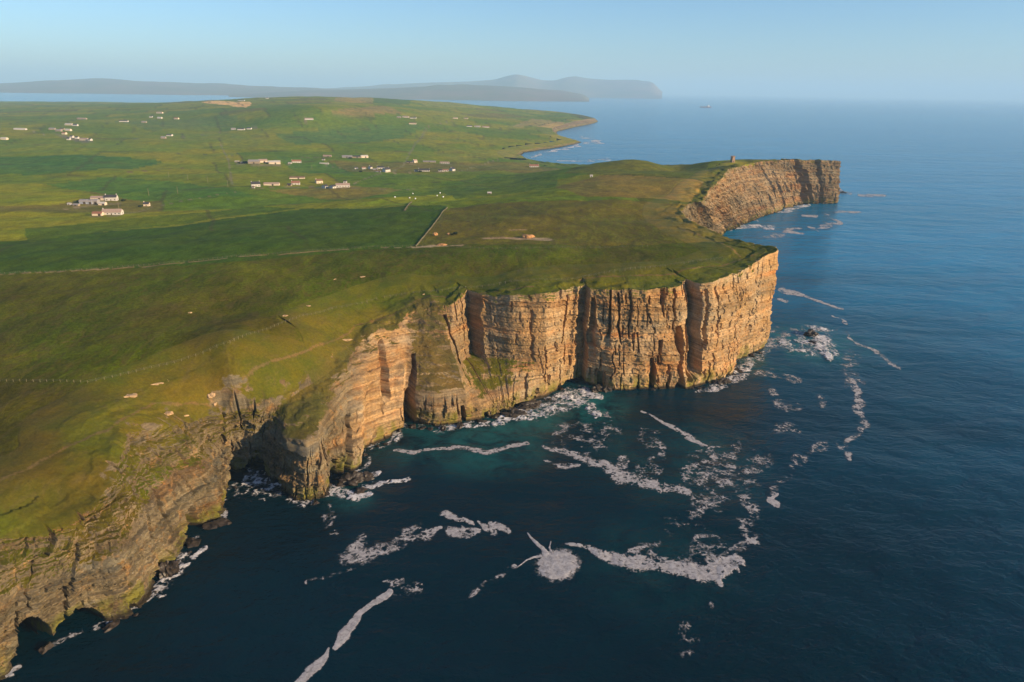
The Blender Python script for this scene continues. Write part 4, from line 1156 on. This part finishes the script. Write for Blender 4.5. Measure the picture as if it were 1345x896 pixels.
GA, GB, GC, GD = 'buildings of the nearest farm at left', 'buildings of the two valley farms', 'houses along the valley road', 'distant hillside farms'
BL = [
    (111, 267.3, 7, 9, 3, 'g', 'b', 8, 'barn', 'grey round roofed barn at the left end of the nearest farm', GA, 0, True),
    (118.5, 267.6, 7, 9, 3, 'g', 'b', 8, 'barn', 'grey round roofed barn in the middle of the nearest farm', GA, 0, True),
    (125.5, 267.2, 7, 9, 3, 'g', 'g', 8, 'barn', 'grey round roofed barn right of its two twins in the nearest farm', GA, 0, True),
    (130, 262.6, 15, 7, 3, 'p', 'c', 6, 'barn', 'long barn with pinkish roof behind the round roofed barns', GA),
    (147, 263.3, 12, 7, 4.4, 'd', 'w', 12, 'farmhouse', 'white farmhouse with dark slate roof and chimneys at the right end of the nearest farm', GA, 2),
    (135, 269.2, 7, 6, 2.2, 'l', 'c', 5, 'shed', 'low pale shed in front of the white farmhouse with dark roof', GA),
    (91.5, 269.3, 3, 3, 1.8, 'l', 'w', 0, 'hut', 'tiny white hut left of the nearest farm', GA),
    (100.5, 270.3, 6, 4, 1.6, 'g', 's', 0, 'shed', 'low grey lean-to shed at the left end of the nearest farm', GA),
    (129, 283, 10, 6, 2.6, 'r', 'c', 8, 'barn', 'red brown roofed barn attached left of the long white bungalow', GA),
    (148.5, 281.6, 20, 8, 2.9, 'p', 'w', 9, 'cottage', 'long white bungalow with dark windows below the nearest farm', GA, 1),
    (193, 270.6, 6, 5, 2.8, 'd', 'c', 10, 'cottage', 'small lone cream cottage in the field right of the nearest farm', GA, 1),
    (311.5, 213.2, 5, 4, 2, 'l', 's', 0, 'shed', 'small pale shed at the far left of the upper valley farm', GB),
    (318.5, 214.6, 4, 4, 2, 'g', 's', 0, 'shed', 'small grey shed beside dark bushes in the upper valley farm', GB),
    (334, 214.6, 13, 12, 4, 'g', 's', 12, 'barn', 'big grey roofed stone barn at the heart of the upper valley farm', GB),
    (345.5, 213.4, 10, 10, 4, 'p', 'c', 25, 'barn', 'pinkish roofed barn joined to the big grey barn', GB),
    (360.5, 215.4, 14, 10, 4, 'l', 'c', 18, 'barn', 'pale roofed barn at the right end of the upper valley farm', GB),
    (389.5, 213.8, 11, 7, 3.2, 'r', 'w', 20, 'cottage', 'cottage with red brown roof and bright white gable right of the upper valley farm', GB, 1),
    (381, 215.2, 4, 4, 1.8, 'l', 'w', 0, 'hut', 'tiny pale hut left of the red roofed cottage with white gable', GB),
    (425, 210.4, 3.5, 4, 2.4, 'd', 'w', 0, 'hut', 'tiny white hut in the pasture above the long low white byre', GC),
    (426, 215.6, 11, 4, 1.7, 'l', 'w', 0, 'byre', 'long low white byre with a taller right end', GC),
    (430, 205.8, 10, 6, 2.2, 'p', 's', 0, 'barn', 'low pinkish roofed barn left of the grey farm steading on the rise', GC),
    (456, 207.2, 12, 8, 3.2, 'g', 'g', 5, 'barn', 'grey barn at the left of the steading on the rise', GC),
    (468, 207.4, 10, 7, 3.2, 'd', 's', 5, 'barn', 'dark roofed barn in the middle of the steading on the rise', GC),
    (478.5, 207.2, 9, 8, 3.6, 'l', 'c', 30, 'barn', 'pale barn at the right of the steading on the rise', GC),
    (336, 245, 10, 8, 4, 'd', 'w', 25, 'farmhouse', 'white farmhouse with dark roof at the left end of the lower valley farm', GB, 2),
    (333, 247, 3, 3, 1.8, 'b', 'w', 0, 'shed', 'tiny white shed in front of the farmhouse at the left end of the lower farm', GB),
    (357, 243.4, 18, 6, 2.6, 'p', 'c', 8, 'barn', 'long tan barn right of the white farmhouse in the lower valley farm', GB),
    (390.5, 234.8, 18, 6, 2.2, 'b', 'c', 12, 'byre', 'long brown roofed byre standing alone behind the lower farm', GB),
    (388.5, 242.6, 10, 7, 3.2, 'r', 'w', 12, 'cottage', 'white cottage with red roof in the middle of the lower valley farm', GB, 1),
    (380.5, 244, 5, 5, 2.2, 'd', 's', 0, 'shed', 'dark little shed left of the white cottage with red roof', GB),
    (419, 240.6, 8, 7, 4, 'b', 'c', 35, 'house', 'tall brown roofed house casting a long shadow in the lower farm', GB, 1),
    (427, 247.2, 7, 7, 3.4, 'd', 'w', 60, 'cottage', 'white gabled cottage left of its twin in the lower farm', GB),
    (437, 247.4, 7, 7, 3.0, 'd', 'w', 60, 'cottage', 'white gabled cottage beside the long pinkish barn, right one of twins', GB),
    (450.5, 245.8, 17, 8, 3.6, 'p', 'w', 14, 'barn', 'long barn with pinkish roof and white wall at the right end of the lower farm', GB),
    (453.5, 240.6, 4, 4, 3.2, 'd', 'w', 0, 'hut', 'white box shaped hut behind the long pinkish barn', GB),
    (468, 222, 4, 5, 2.6, 'd', 'w', 20, 'hut', 'white hut at the left end of the whitewashed row', GC),
    (478, 222, 5, 5, 2.8, 'r', 'w', 20, 'cottage', 'small red roofed white cottage in the whitewashed row', GC),
    (486.3, 221.8, 5, 6, 3.6, 'd', 'w', 65, 'cottage', 'narrow white gable end standing in the whitewashed row', GC, 1),
    (500, 221.6, 9, 6, 2.8, 'd', 'w', 8, 'cottage', 'long white cottage behind the big white gabled farmhouse', GC, 1),
    (493, 223.4, 6, 4, 2, 'g', 'g', 5, 'shed', 'grey shed behind the roof of the big white gabled farmhouse', GC),
    (507.5, 225.8, 10, 9, 4.6, 'd', 'w', 52, 'farmhouse', 'big white gabled farmhouse with dark roof at the end of the whitewashed row', GC, 2),
    (497, 226, 6, 4, 1.8, 'b', 'b', 0, 'shed', 'bluish shed in the shadow of the big white gabled farmhouse', GC),
    (545, 213.6, 6, 7, 4, 'p', 'c', 40, 'house', 'pinkish house at the left of the roadside row near the bay', GC, 1),
    (538, 213.9, 7, 5, 2, 'd', 's', 0, 'shed', 'dark shed left of the pinkish roadside house', GC),
    (564, 213.4, 16, 6, 2.2, 'g', 's', 2, 'barn', 'long low grey barn in the middle of the roadside row', GC),
    (584, 214.8, 12, 6, 2.4, 'p', 'w', 2, 'cottage', 'white cottage with pinkish roof at the right of the roadside row', GC),
    (557, 225.2, 14, 7, 2.8, 'd', 'w', 3, 'cottage', 'long white cottage with dark roof between the farmhouse and the end gable', GC, 2),
    (546.4, 225.2, 4, 5, 2.4, 'd', 'w', 0, 'shed', 'white shed at the left of the long white cottage with dark roof', GC),
    (578.5, 225.2, 5, 5, 2.4, 'd', 'w', 0, 'shed', 'white shed at the left end of the end gable terrace', GC),
    (585, 225, 8, 6, 2.6, 'r', 'w', 6, 'cottage', 'red roofed white cottage joined to the end gable', GC),
    (594, 224.6, 7, 8, 4, 'd', 'w', 55, 'farmhouse', 'white farmhouse with pointed end gable at the right end of the valley houses', GC, 1),
    (701.6, 219.6, 12, 8, 3.2, 'r', 'w', 3, 'cottage', 'lone white cottage with red roof near the curved beach', GC, 2),
    (643, 254.8, 5, 4, 1.6, 'l', 's', 0, 'hut', 'small pale ruined hut below the shaded slope', GC),
    (776.6, 232.6, 3, 3, 2.2, 'l', 'w', 0, 'hut', 'tiny white hut alone on the tan headland field', GC),
]
far = [
    (524, 155, 5, 'g', 's', 'grey barn at the left of the hillside hamlet'), (533, 154.6, 8, 'p', 'c', 'pinkish barn in the middle of the hillside hamlet'), (540.5, 155.8, 4, 'd', 'w', 'white house near the right of the hillside hamlet'), (545, 155.8, 3, 'd', 'w', 'white house at the right end of the hillside hamlet'), (542, 163.2, 9, 'b', 'c', 'cream house alone below the hillside hamlet'),
    (598, 156.2, 6, 'p', 'c', 'cream farmhouse on the slope above the white terrace'), (612, 156.2, 5, 'b', 'c', 'brown farmhouse right of the cream one on the slope'), (616.6, 166.6, 7, 'd', 'w', 'white house with dark roof at the left of the bright white terrace'), (627, 167, 7, 'p', 'w', 'bright white terrace house in the middle of three'), (638, 167.6, 9, 'r', 'w', 'bright white terrace house at the right of three'),
    (210, 149, 7, 'p', 'c', 'pale long house highest on the left hillside'), (210, 155.8, 5, 'l', 'w', 'white house below the pale long house'), (189.5, 161.4, 5, 'g', 's', 'grey steading on the left hillside'), (198.5, 154.4, 3, 'd', 'w', 'tiny white house left of the hillside pair'), (232, 156.6, 5, 'r', 'c', 'small house with red roof right of the hillside pair'), (223, 178.8, 6, 'd', 'w', 'white farmhouse alone on the dark green pasture'), (215, 182, 5, 'g', 's', 'grey shed below left of the lone pasture farmhouse'),
    (306.7, 170.6, 5, 'g', 'g', 'grey shed at the left of the three house row'), (317, 171, 8, 'd', 'w', 'white house in the middle of the three house row'), (327.5, 170, 5, 'd', 'w', 'white house at the right of the three house row'), (406, 157.4, 10, 'p', 'w', 'white steading alone under the hill'), (317, 132.6, 8, 'd', 'w', 'white house beside the red earth field on the skyline'), (351, 129.6, 3, 'd', 'w', 'tiny white house right of the red field on the skyline'),
    (99.3, 165.4, 5, 'd', 'w', 'bright white house at the top right of the left village'), (91, 164.6, 8, 'l', 'c', 'long pale house left of the bright white village house'), (90, 172, 6, 'l', 'c', 'pale gabled house in the middle of the left village'), (77.5, 172.6, 6, 'g', 's', 'grey house at the heart of the left village'), (82, 170.6, 4, 'd', 's', 'dark house in the middle of the left village'), (84.8, 176.5, 4, 'r', 'c', 'small red roofed house below the village heart'), (69, 170.6, 6, 'g', 's', 'grey house at the left edge of the village'),
    (90.5, 184, 3, 'd', 'w', 'white house at the lower left of the village'), (94.6, 181, 3, 'd', 'w', 'white house above the lower left village house'), (101.4, 182.2, 3, 'd', 'w', 'white house left of the tan village barn'), (111, 184.4, 9, 'p', 'c', 'tan village barn at the lower right'), (118.6, 185, 3, 'd', 'w', 'white house right of the tan village barn'), (108, 157, 10, 'p', 's', 'stone row far above the village'), (162.8, 160.2, 9, 'd', 'w', 'long white house between village and hillside'),
    (27, 171, 12, 'l', 'w', 'long white shed far left of the village'), (6, 183.6, 6, 'l', 'c', 'pale shed at the left edge of the picture'),
]
for r in BL:
    px, py, L, dp, wh, rf, wl, rz, kd, lb, gp = r[:11]
    building(px, py, L, dp, wh, rf, wl, rz, kd, lb, gp, chim=r[11] if len(r) > 11 else 0, arch=r[12] if len(r) > 12 else False)
for px, py, L, rf, wl, lb in far:
    kd = 'barn' if 'barn' in lb else 'shed' if 'shed' in lb else 'cottage'
    building(px, py, L, 9, 3.6, rf, wl, random.uniform(-8, 14), kd, lb, GD, detail=0)

# ------------------------------------------------------------------ stone tower on the far headland
P = march(962, 213)
TWS = .8
tw = root('stone_tower', (P[0], P[1], P[2] - .3), .4, 'small square tapering stone tower on top of the far headland', 'tower')
tw.scale = (TWS, TWS, TWS)
V, Fc = [], []
for z, h_ in ((0, 3.6), (.8, 3.4), (.8, 3.1), (9.6, 2.5), (9.6, 2.85), (10.4, 2.85)):
    V += [(-h_, -h_, z), (h_, -h_, z), (h_, h_, z), (-h_, h_, z)]
for i in range(5):
    for k in range(4):
        Fc.append((i * 4 + k, i * 4 + (k + 1) % 4, i * 4 + 4 + (k + 1) % 4, i * 4 + 4 + k))
Fc += [(3, 2, 1, 0), (20, 21, 22, 23)]
raw('shaft', V, Fc, M_STONE, tw)
boxes('parapet', [(x - .5, x + .5, y - .5, y + .5, 10.4, 11.5) for x in (-2.3, 0, 2.3) for y in (-2.3, 0, 2.3) if (x or y)], M_STONE, tw)
boxes('door', [(-.7, .7, -3.45, -2.9, .3, 2.4)], M_DOOR, tw)

# ------------------------------------------------------------------ cargo ship
P = atz(927, 141.2)
sh = root('cargo_ship', (P[0], P[1], 0), radians(4), 'small red brown cargo ship with white bridge far out at sea', 'ship')
V, Fc = [], []
L_ = 70
secs = [(-L_, 7, 9, 1), (-L_ * .9, 10, 9, 1), (-L_ * .3, 11, 8, 1), (L_ * .6, 11, 8, 1), (L_ * .85, 7, 9.5, 1), (L_, .6, 12, 0)]
for x, w, h_, _ in secs:
    V += [(x - (3 if x == L_ else 0), -w * .75, -.5), (x, -w, h_), (x, w, h_), (x - (3 if x == L_ else 0), w * .75, -.5)]
for i in range(len(secs) - 1):
    for k in range(3):
        Fc.append((i * 4 + k, i * 4 + 4 + k, i * 4 + 5 + k, i * 4 + k + 1))
Fc += [(0, 1, 2, 3), (20, 23, 22, 21)]
raw('hull', V, Fc, simple_mat('red brown hull paint', (.17, .05, .045), .5, .15), sh)
M_SHIPW = simple_mat('white ship paint', (.78, .76, .74), .5, .06)
br = boxes('bridge', [(22, 40, -9, 9, 7.8, 20), (25, 38, -10, 10, 20, 24)], M_SHIPW, sh)
boxes('window_band', [(37.9, 38.1, -9, 9, 21.3, 23)], M_GLASS, br)
boxes('funnel', [(16, 21, -3, 3, 7.8, 22)], simple_mat('funnel paint', (.2, .06, .05), .5, .1), sh)
boxes('mast', [(31, 32, -.5, .5, 24, 33)], M_SHIPW, sh)
for k in range(4):
    boxes('hatch', [(-58 + k * 19, -44 + k * 19, -7, 7, 7.9, 10)], simple_mat('hatch paint', (.2, .1, .08), .6, .1) if k == 0 else bpy.data.materials['hatch paint'], sh)

# ------------------------------------------------------------------ fences: every post a part, wire strung between
post_me = None
def fence(pix, label, step, wire=True):
    pts = [march(x, y) for x, y in pix]
    Pq, s_, _ = resample(np.array([(p[0], p[1]) for p in pts]), step)
    Pq = Pq[:300]
    z = hgt(Pq[:, 0], Pq[:, 1])
    base = root('fence', (Pq[0, 0], Pq[0, 1], float(z[0])), 0, label, 'fence', 'post and wire fences across the moor')
    global post_me
    rnd = random.Random(int(step * 100) + len(Pq))
    first = None
    for i, (p, zz) in enumerate(zip(Pq, z)):
        if post_me is None:
            o = boxes('post', [(-.06, .06, -.06, .06, -.4, 1.1)], M_POST)
            post_me = o.data
        else:
            o = bpy.data.objects.new('post', post_me)
            COL.objects.link(o)
        o.parent = base
        o.location = (p[0] - base.location[0], p[1] - base.location[1], zz - base.location[2] + .05)
        o.rotation_euler = (rnd.uniform(-.06, .06), rnd.uniform(-.06, .06), rnd.uniform(0, 1.5))
    V, Fc = [], []
    for h_ in (.55, 1.1):
        n0 = len(V)
        for p, zz in zip(Pq, z):
            x, y, q = p[0] - base.location[0], p[1] - base.location[1], zz - base.location[2] + h_
            V += [(x, y, q - .012), (x + .02, y + .02, q), (x, y, q + .012)]
        for i in range(len(Pq) - 1):
            a = n0 + i * 3
            Fc += [(a, a + 3, a + 4, a + 1), (a + 1, a + 4, a + 5, a + 2), (a + 2, a + 5, a + 3, a)]
    raw('wire', V, Fc, M_WIRE, base)
fence([(0, 360.5), (75, 357.5), (150, 352.5), (240, 345), (330, 335.5), (420, 329.5), (500, 325), (545, 323.5)], 'long straight fence between the dark green field and the olive moor', 2.8)
fence([(600, 326), (680, 327), (760, 326), (850, 324)], 'fence on the rough pasture right of the bare track end', 3.0)
fence([(0, 501), (60, 502), (115, 503), (140, 498), (200, 484), (250, 470), (300, 452), (340, 437), (400, 415), (440, 405), (495, 393)], 'clifftop fence curving along the moor above the near left cliffs', 2.9)
fence([(505, 391), (560, 384), (640, 376), (720, 369), (800, 358), (880, 349), (950, 339)], 'clifftop fence above the long orange cliff wall', 3.2)

M_DYKE = simple_mat('mossy dyke stone', (.13, .11, .055), .95, .4, .6)
def dyke(pix, label):
    pts = [march(x, y) for x, y in pix]
    Pq, s_, _ = resample(np.array([(p[0], p[1]) for p in pts]), 4.0)
    z = hgt(Pq[:, 0], Pq[:, 1])
    T = np.gradient(Pq, axis=0)
    N = np.stack([-T[:, 1], T[:, 0]], 1)
    N /= np.linalg.norm(N, axis=1)[:, None]
    x0, y0, z0 = Pq[0, 0], Pq[0, 1], z[0]
    V, Fc = [], []
    for (p, n_, zz) in zip(Pq, N, z):
        h_ = .85 + random.uniform(-.35, .2)
        for w, q in ((-.4, -.3), (-.22, h_), (.22, h_), (.4, -.3)):
            V.append((p[0] + n_[0] * w - x0, p[1] + n_[1] * w - y0, zz + q - z0))
    for i in range(len(Pq) - 1):
        a = i * 4
        Fc += [(a + k, a + k + 1, a + k + 5, a + k + 4) for k in range(3)]
    Fc += [(0, 3, 2, 1), tuple(len(V) - 4 + k for k in range(4))]
    o = raw('stone_wall', V, Fc, M_DYKE)
    o.location = (x0, y0, z0)
    return tag(o, label, 'wall', 'dry stone walls between fields')
dyke([(546, 324), (560, 307), (575, 288), (588, 273)], 'straight stone wall between the dark green field and the fawn pasture')
dyke([(531, 277), (541, 265)], 'short stone wall beside the bright yellow green strip')

# ------------------------------------------------------------------ utility poles
def pole(px, py, label):
    P = march(px, py)
    t = root('utility_pole', (P[0], P[1], P[2] - .2), random.uniform(-.3, .3), label, 'utility pole', 'timber utility poles in the valley')
    n = 7
    V = [(r * math.cos(2 * math.pi * k / n), r * math.sin(2 * math.pi * k / n), z) for z, r in ((0, .24), (9.2, .17)) for k in range(n)]
    raw('pole_shaft', V, [(k, (k + 1) % n, n + (k + 1) % n, n + k) for k in range(n)] + [tuple(n + k for k in range(n))], M_POST, t, True)
    boxes('crossarm', [(-1.0, 1.0, -.09, .09, 8.5, 8.72)], M_POST, t)
for px, py, lb in [(195.5, 257, 'utility pole standing behind the small lone cream cottage'), (156.5, 276, 'utility pole between the nearest farm and the long white bungalow'), (233.6, 254.5, 'utility pole second to the right of the small lone cream cottage'),
                   (222, 233, 'utility pole on the green field above the lone cream cottage'), (247, 236.5, 'utility pole in mid field left of the valley track'), (273, 239.5, 'utility pole near the left end of the valley track'), (299.5, 245.5, 'utility pole left of the lower valley farm'),
                   (409.7, 222.5, 'utility pole between the upper and lower valley farms'), (340.5, 223, 'utility pole below the big grey roofed stone barn')]:
    pole(px, py, lb)

# ------------------------------------------------------------------ bales, heaps, rocks, shrubs
def blob(name, P, sx, sy, sz, mat, seed, label, cat, group=None, rz=0.0, sub=3, rough=.35, sharp=False, sink=.25):
    import bmesh
    bm = bmesh.new()
    bmesh.ops.create_icosphere(bm, subdivisions=sub, radius=1.0)
    co = np.array([v.co[:] for v in bm.verts])
    nse = vn(co[:, 0] * 1.7 + co[:, 2] + seed, co[:, 1] * 1.7 - co[:, 2] * .7, seed) + .5 * vn(co[:, 0] * 4 + co[:, 2] * 2, co[:, 1] * 4 + seed, seed + 1)
    k = 1 + rough * nse
    if sharp:
        k = np.round(k * 7) / 7
    co = co * k[:, None]
    for v, c in zip(bm.verts, co):
        v.co = (c[0] * sx, c[1] * sy, c[2] * sz)
    me = bpy.data.meshes.new(name)
    bm.to_mesh(me)
    bm.free()
    me.materials.append(mat)
    o = bpy.data.objects.new(name, me)
    COL.objects.link(o)
    o.location = (P[0], P[1], P[2] + sz * (1 - 2 * sink))
    o.rotation_euler = (0, 0, rz)
    return tag(o, label, cat, group)

bale_pos = [(518.8, 259.6), (537.9, 260.6), (542.3, 254.9), (545.4, 261.6), (574.2, 257.6), (578, 254.1), (582, 259.3)]
bale_lab = ['white wrapped bale alone at the left of the bright strip', 'white wrapped bale left of the low trio on the bright strip', 'white wrapped bale topmost of the trio on the bright strip', 'white wrapped bale lowest of the trio on the bright strip',
            'white wrapped bale left one of the right hand cluster', 'white wrapped bale topmost of the right hand cluster', 'white wrapped bale at the far right of the bright strip']
bale_me = None
for (px, py), lb in zip(bale_pos, bale_lab):
    P = march(px, py)
    if bale_me is None:
        n = 14
        V = []
        for x, r in ((-.75, .62), (-.62, .75), (.62, .75), (.75, .62)):
            V += [(x, r * math.cos(2 * math.pi * k / n), r * math.sin(2 * math.pi * k / n) + .72) for k in range(n)]
        Fc = [(i * n + k, i * n + (k + 1) % n, i * n + n + (k + 1) % n, i * n + n + k) for i in range(3) for k in range(n)]
        Fc += [tuple(reversed(range(n))), tuple(3 * n + k for k in range(n))]
        o = raw('wrapped_bale', V, Fc, M_BALE)
        bale_me = o.data
    else:
        o = bpy.data.objects.new('wrapped_bale', bale_me)
        COL.objects.link(o)
    o.location, o.rotation_euler = (P[0], P[1], P[2] - .05), (0, 0, random.uniform(0, 3))
    tag(o, lb, 'bale', 'white bales on the bright pasture')

def heap(px, py, w, d, h_, label, seed):
    P = march(px, py)
    return blob('earth_heap', P, w, d, h_, M_EARTH, seed, label, 'earth heap', 'heaps of bare orange earth', sub=4, rough=.3, sink=.42)
heap(571.5, 309, 1.9, 2.2, 1.5, 'small orange earth heap beside the straight stone wall', 3)
heap(694, 312, 4.2, 3.2, 2.0, 'pointed orange earth heap in the gravel scrape', 5)
heap(580, 322.2, 3.4, 2.0, .9, 'low orange earth heap where the pale track ends', 9)
heap(589, 307.5, 1.0, 2.6, .7, 'narrow earth heap beside the dark hollow on the fawn pasture', 12)

def outcrop(px, py, w, d, h_, label, seed, rz=.3):
    P = march(px, py)
    return blob('rock_outcrop', P, w, d, h_, M_ROCK, seed, label, 'rock', 'pale rock outcrops on the moor', rz, 3, .45, True, .38)
OUT = [(405, 402, 1.6, .8, .3, 'flat pale slab on the moor nearest the pyramid buttress'), (476, 364, 1.4, .8, .3, 'rounded pale slab highest on the olive moor'), (374, 415, 1.3, .9, .3, 'pale rock left of the flat slab near the clifftop fence'),
       (250, 411, 1.0, .7, .25, 'little pale rock pair in the middle of the moor'), (440, 367, .8, .5, .2, 'tiny pale stone high on the moor'), (204, 506, 2.2, .7, .5, 'long pale ledge just below the clifftop fence bend'),
       (171, 521, 2.3, 1.5, .6, 'broken pale outcrop left of the long ledge'), (166, 533, 1.3, .5, .4, 'narrow pale rock under the broken outcrop'), (278, 519, 1.5, 2.2, .7, 'tan outcrop above the green terrace'), (282, 531, .8, 1.2, .5, 'curved tan rock under the tan outcrop'),
       (257, 538, 1.7, .5, .4, 'thin pale ledge left of the tan outcrop'), (243, 547, 1.3, .4, .3, 'thin pale ledge lower left of its longer twin'), (222, 501, .7, 1.5, .5, 'upright little outcrop beside the dark runnels'), (455, 447, 2.4, .6, .5, 'long pale ledge on the slope left of the fan shaped face'),
       (560, 386, 2.6, .7, .4, 'pale ledge on the clifftop above the slab slope'), (155, 548, .6, .5, .3, 'small pale rock beside the dark runnel at left'), (222, 543, 1.6, 1.3, .5, 'grey tan outcrop on the terrace edge')]
for i, (px, py, w, d, h_, lb) in enumerate(OUT):
    outcrop(px, py, w, d, h_, lb, 31 + i * 3, random.uniform(.2, .9))

def sea_rock(px, py, w, d, h_, label, seed):
    P = atz(px, py)
    return blob('sea_rock', P, w, d, h_, M_WETROCK, seed, label, 'rock', 'dark rocks awash in the surf', random.uniform(0, 1), 4, .5, True, .4)
sea_rock(462, 634, 5, 3.6, 2.6, 'dark wet rock shelf at the foot of the buttress', 3)
sea_rock(478, 629, 3.2, 2.6, 1.8, 'dark wet rock right of the shelf under the buttress', 8)
sea_rock(474, 645, 2.6, 1.8, 1.0, 'low wet rock ringed by surf under the buttress', 12)
sea_rock(1064, 440, 4.6, 3.6, 2.6, 'dark reef rock awash off the headland', 17)
sea_rock(1068, 450, 2.6, 3.4, 1.0, 'low grey reef ledge in front of the dark reef rock', 21)
sea_rock(700, 534, 7, 3, 2.2, 'dark wet ledge under the long cliff wall behind the surf', 25)
sea_rock(675, 546, 5, 3, 2.0, 'green edged dark rock at the corner of the long cliff wall', 29)
sea_rock(222, 752, 3.0, 3.2, 3.6, 'weedy rock stump beside the small caves at left', 35)
sea_rock(948, 503, 4, 2.4, 1.8, 'dark weedy ledge under the headland wall', 39)
sea_rock(784, 513, 4, 2.4, 2.4, 'rubble rock at the foot of the shattered cliff crack', 45)
sea_rock(797, 513, 2.6, 2, 1.8, 'small rubble rock right of the shattered cliff crack', 49)
sea_rock(1106, 253, 7, 6, 1.6, 'low dark skerry off the tip of the far headland', 52)

def shrub(px, py, w, h_, label, seed):
    """a wind-shorn bush: a short stem and a crown of many small leaf faces"""
    P = march(px, py)
    t = root('shrub', (P[0], P[1], P[2] - .1), 0, label, 'shrub', 'dark shrubs in the fields')
    rs = np.random.RandomState(seed)
    n = 420
    u = rs.normal(size=(n, 3))
    u /= np.linalg.norm(u, axis=1)[:, None]
    r = rs.uniform(.35, 1.0, n) ** .5
    lump = 1 + .35 * vn(u[:, 0] * 2 + seed, u[:, 1] * 2 + u[:, 2], seed)
    c = u * (r * lump)[:, None] * np.array([w / 2, w / 2.2, h_ / 2]) + np.array([0, 0, h_ * .55])
    s_ = .16 * h_ + .1
    a = rs.normal(size=(n, 3)) * s_ * .6
    b = rs.normal(size=(n, 3)) * s_ * .6
    V = np.stack([c - a, c + b, c + a, c - b], 1).reshape(-1, 3)
    mesh_np('crown', V, quads=np.arange(n * 4).reshape(-1, 4), mat=M_BUSH, smooth=False, parent=t)
    boxes('stem', [(-.15, .15, -.15, .15, 0, h_ * .5)], M_DOOR, t)
SHR = [(598, 308, 3.4, 1.8, 'dark shrub in the hollow on the fawn pasture'), (594, 309, 2.2, 1.2, 'small dark shrub left of the one in the hollow'), (322, 214.6, 9, 4, 'dark bushes beside the small grey shed in the upper valley farm'), (315, 214.8, 6, 3, 'low dark bush at the left end of the upper valley farm'),
       (352, 215.4, 6, 3, 'dark bush between the barns of the upper valley farm'), (162, 264.4, 5, 2.4, 'dark bush right of the white farmhouse with dark roof'), (105, 265.5, 6, 2.6, 'dark bush behind the round roofed barns'), (340, 245, 5, 2.6, 'dark bush beside the white farmhouse of the lower farm'),
       (474, 226, 6, 2.6, 'dark bush in front of the whitewashed row'), (552, 226, 6, 2.6, 'dark bush left of the long white cottage with dark roof'), (460, 208.4, 8, 3, 'dark bush in front of the steading on the rise'), (184, 272, 4, 1.8, 'low bush left of the lone cream cottage')]
for i, (px, py, w, h_, lb) in enumerate(SHR):
    shrub(px, py, w, h_, lb, 60 + i)

# ------------------------------------------------------------------ boulders fallen along the foot of the cliffs
rnd = random.Random(5)
bmes = []
idx = np.arange(30, len(BB1) - 40)
idx = idx[(BB1[idx, 1] > 150) & (BB1[idx, 1] < 425)]
for q in range(60):
    i = int(rnd.choice(list(idx)))
    p, r = BB1[i], RR1[i]
    d_ = np.array([p[0] - r[0], p[1] - r[1]])
    nrm = np.array([.62, -.78]) if np.hypot(*d_) < 3 else d_ / np.hypot(*d_)
    loc = (p[0] + nrm[0] * rnd.uniform(.5, 4.0), p[1] + nrm[1] * rnd.uniform(.5, 4.0), 0)
    sz = rnd.choice([.7, .9, 1.2, 1.6, 2.3])
    if q < 6:
        o = blob('boulder', loc, 1.0, .85, .7, M_WETROCK, 70 + q * 5, 'dark wet boulder fallen at the foot of the cliff', 'boulder', 'fallen boulders along the cliff foot', 0, 2, .5, True, .35)
        bmes.append(o.data)
    else:
        o = bpy.data.objects.new('boulder', rnd.choice(bmes))
        COL.objects.link(o)
        tag(o, 'dark wet boulder fallen at the foot of the cliff', 'boulder', 'fallen boulders along the cliff foot')
    o.location = (loc[0], loc[1], .12 * sz)
    o.scale = (sz * rnd.uniform(.8, 1.5), sz, sz * rnd.uniform(.7, 1.1))
    o.rotation_euler = (0, 0, rnd.uniform(0, 6))
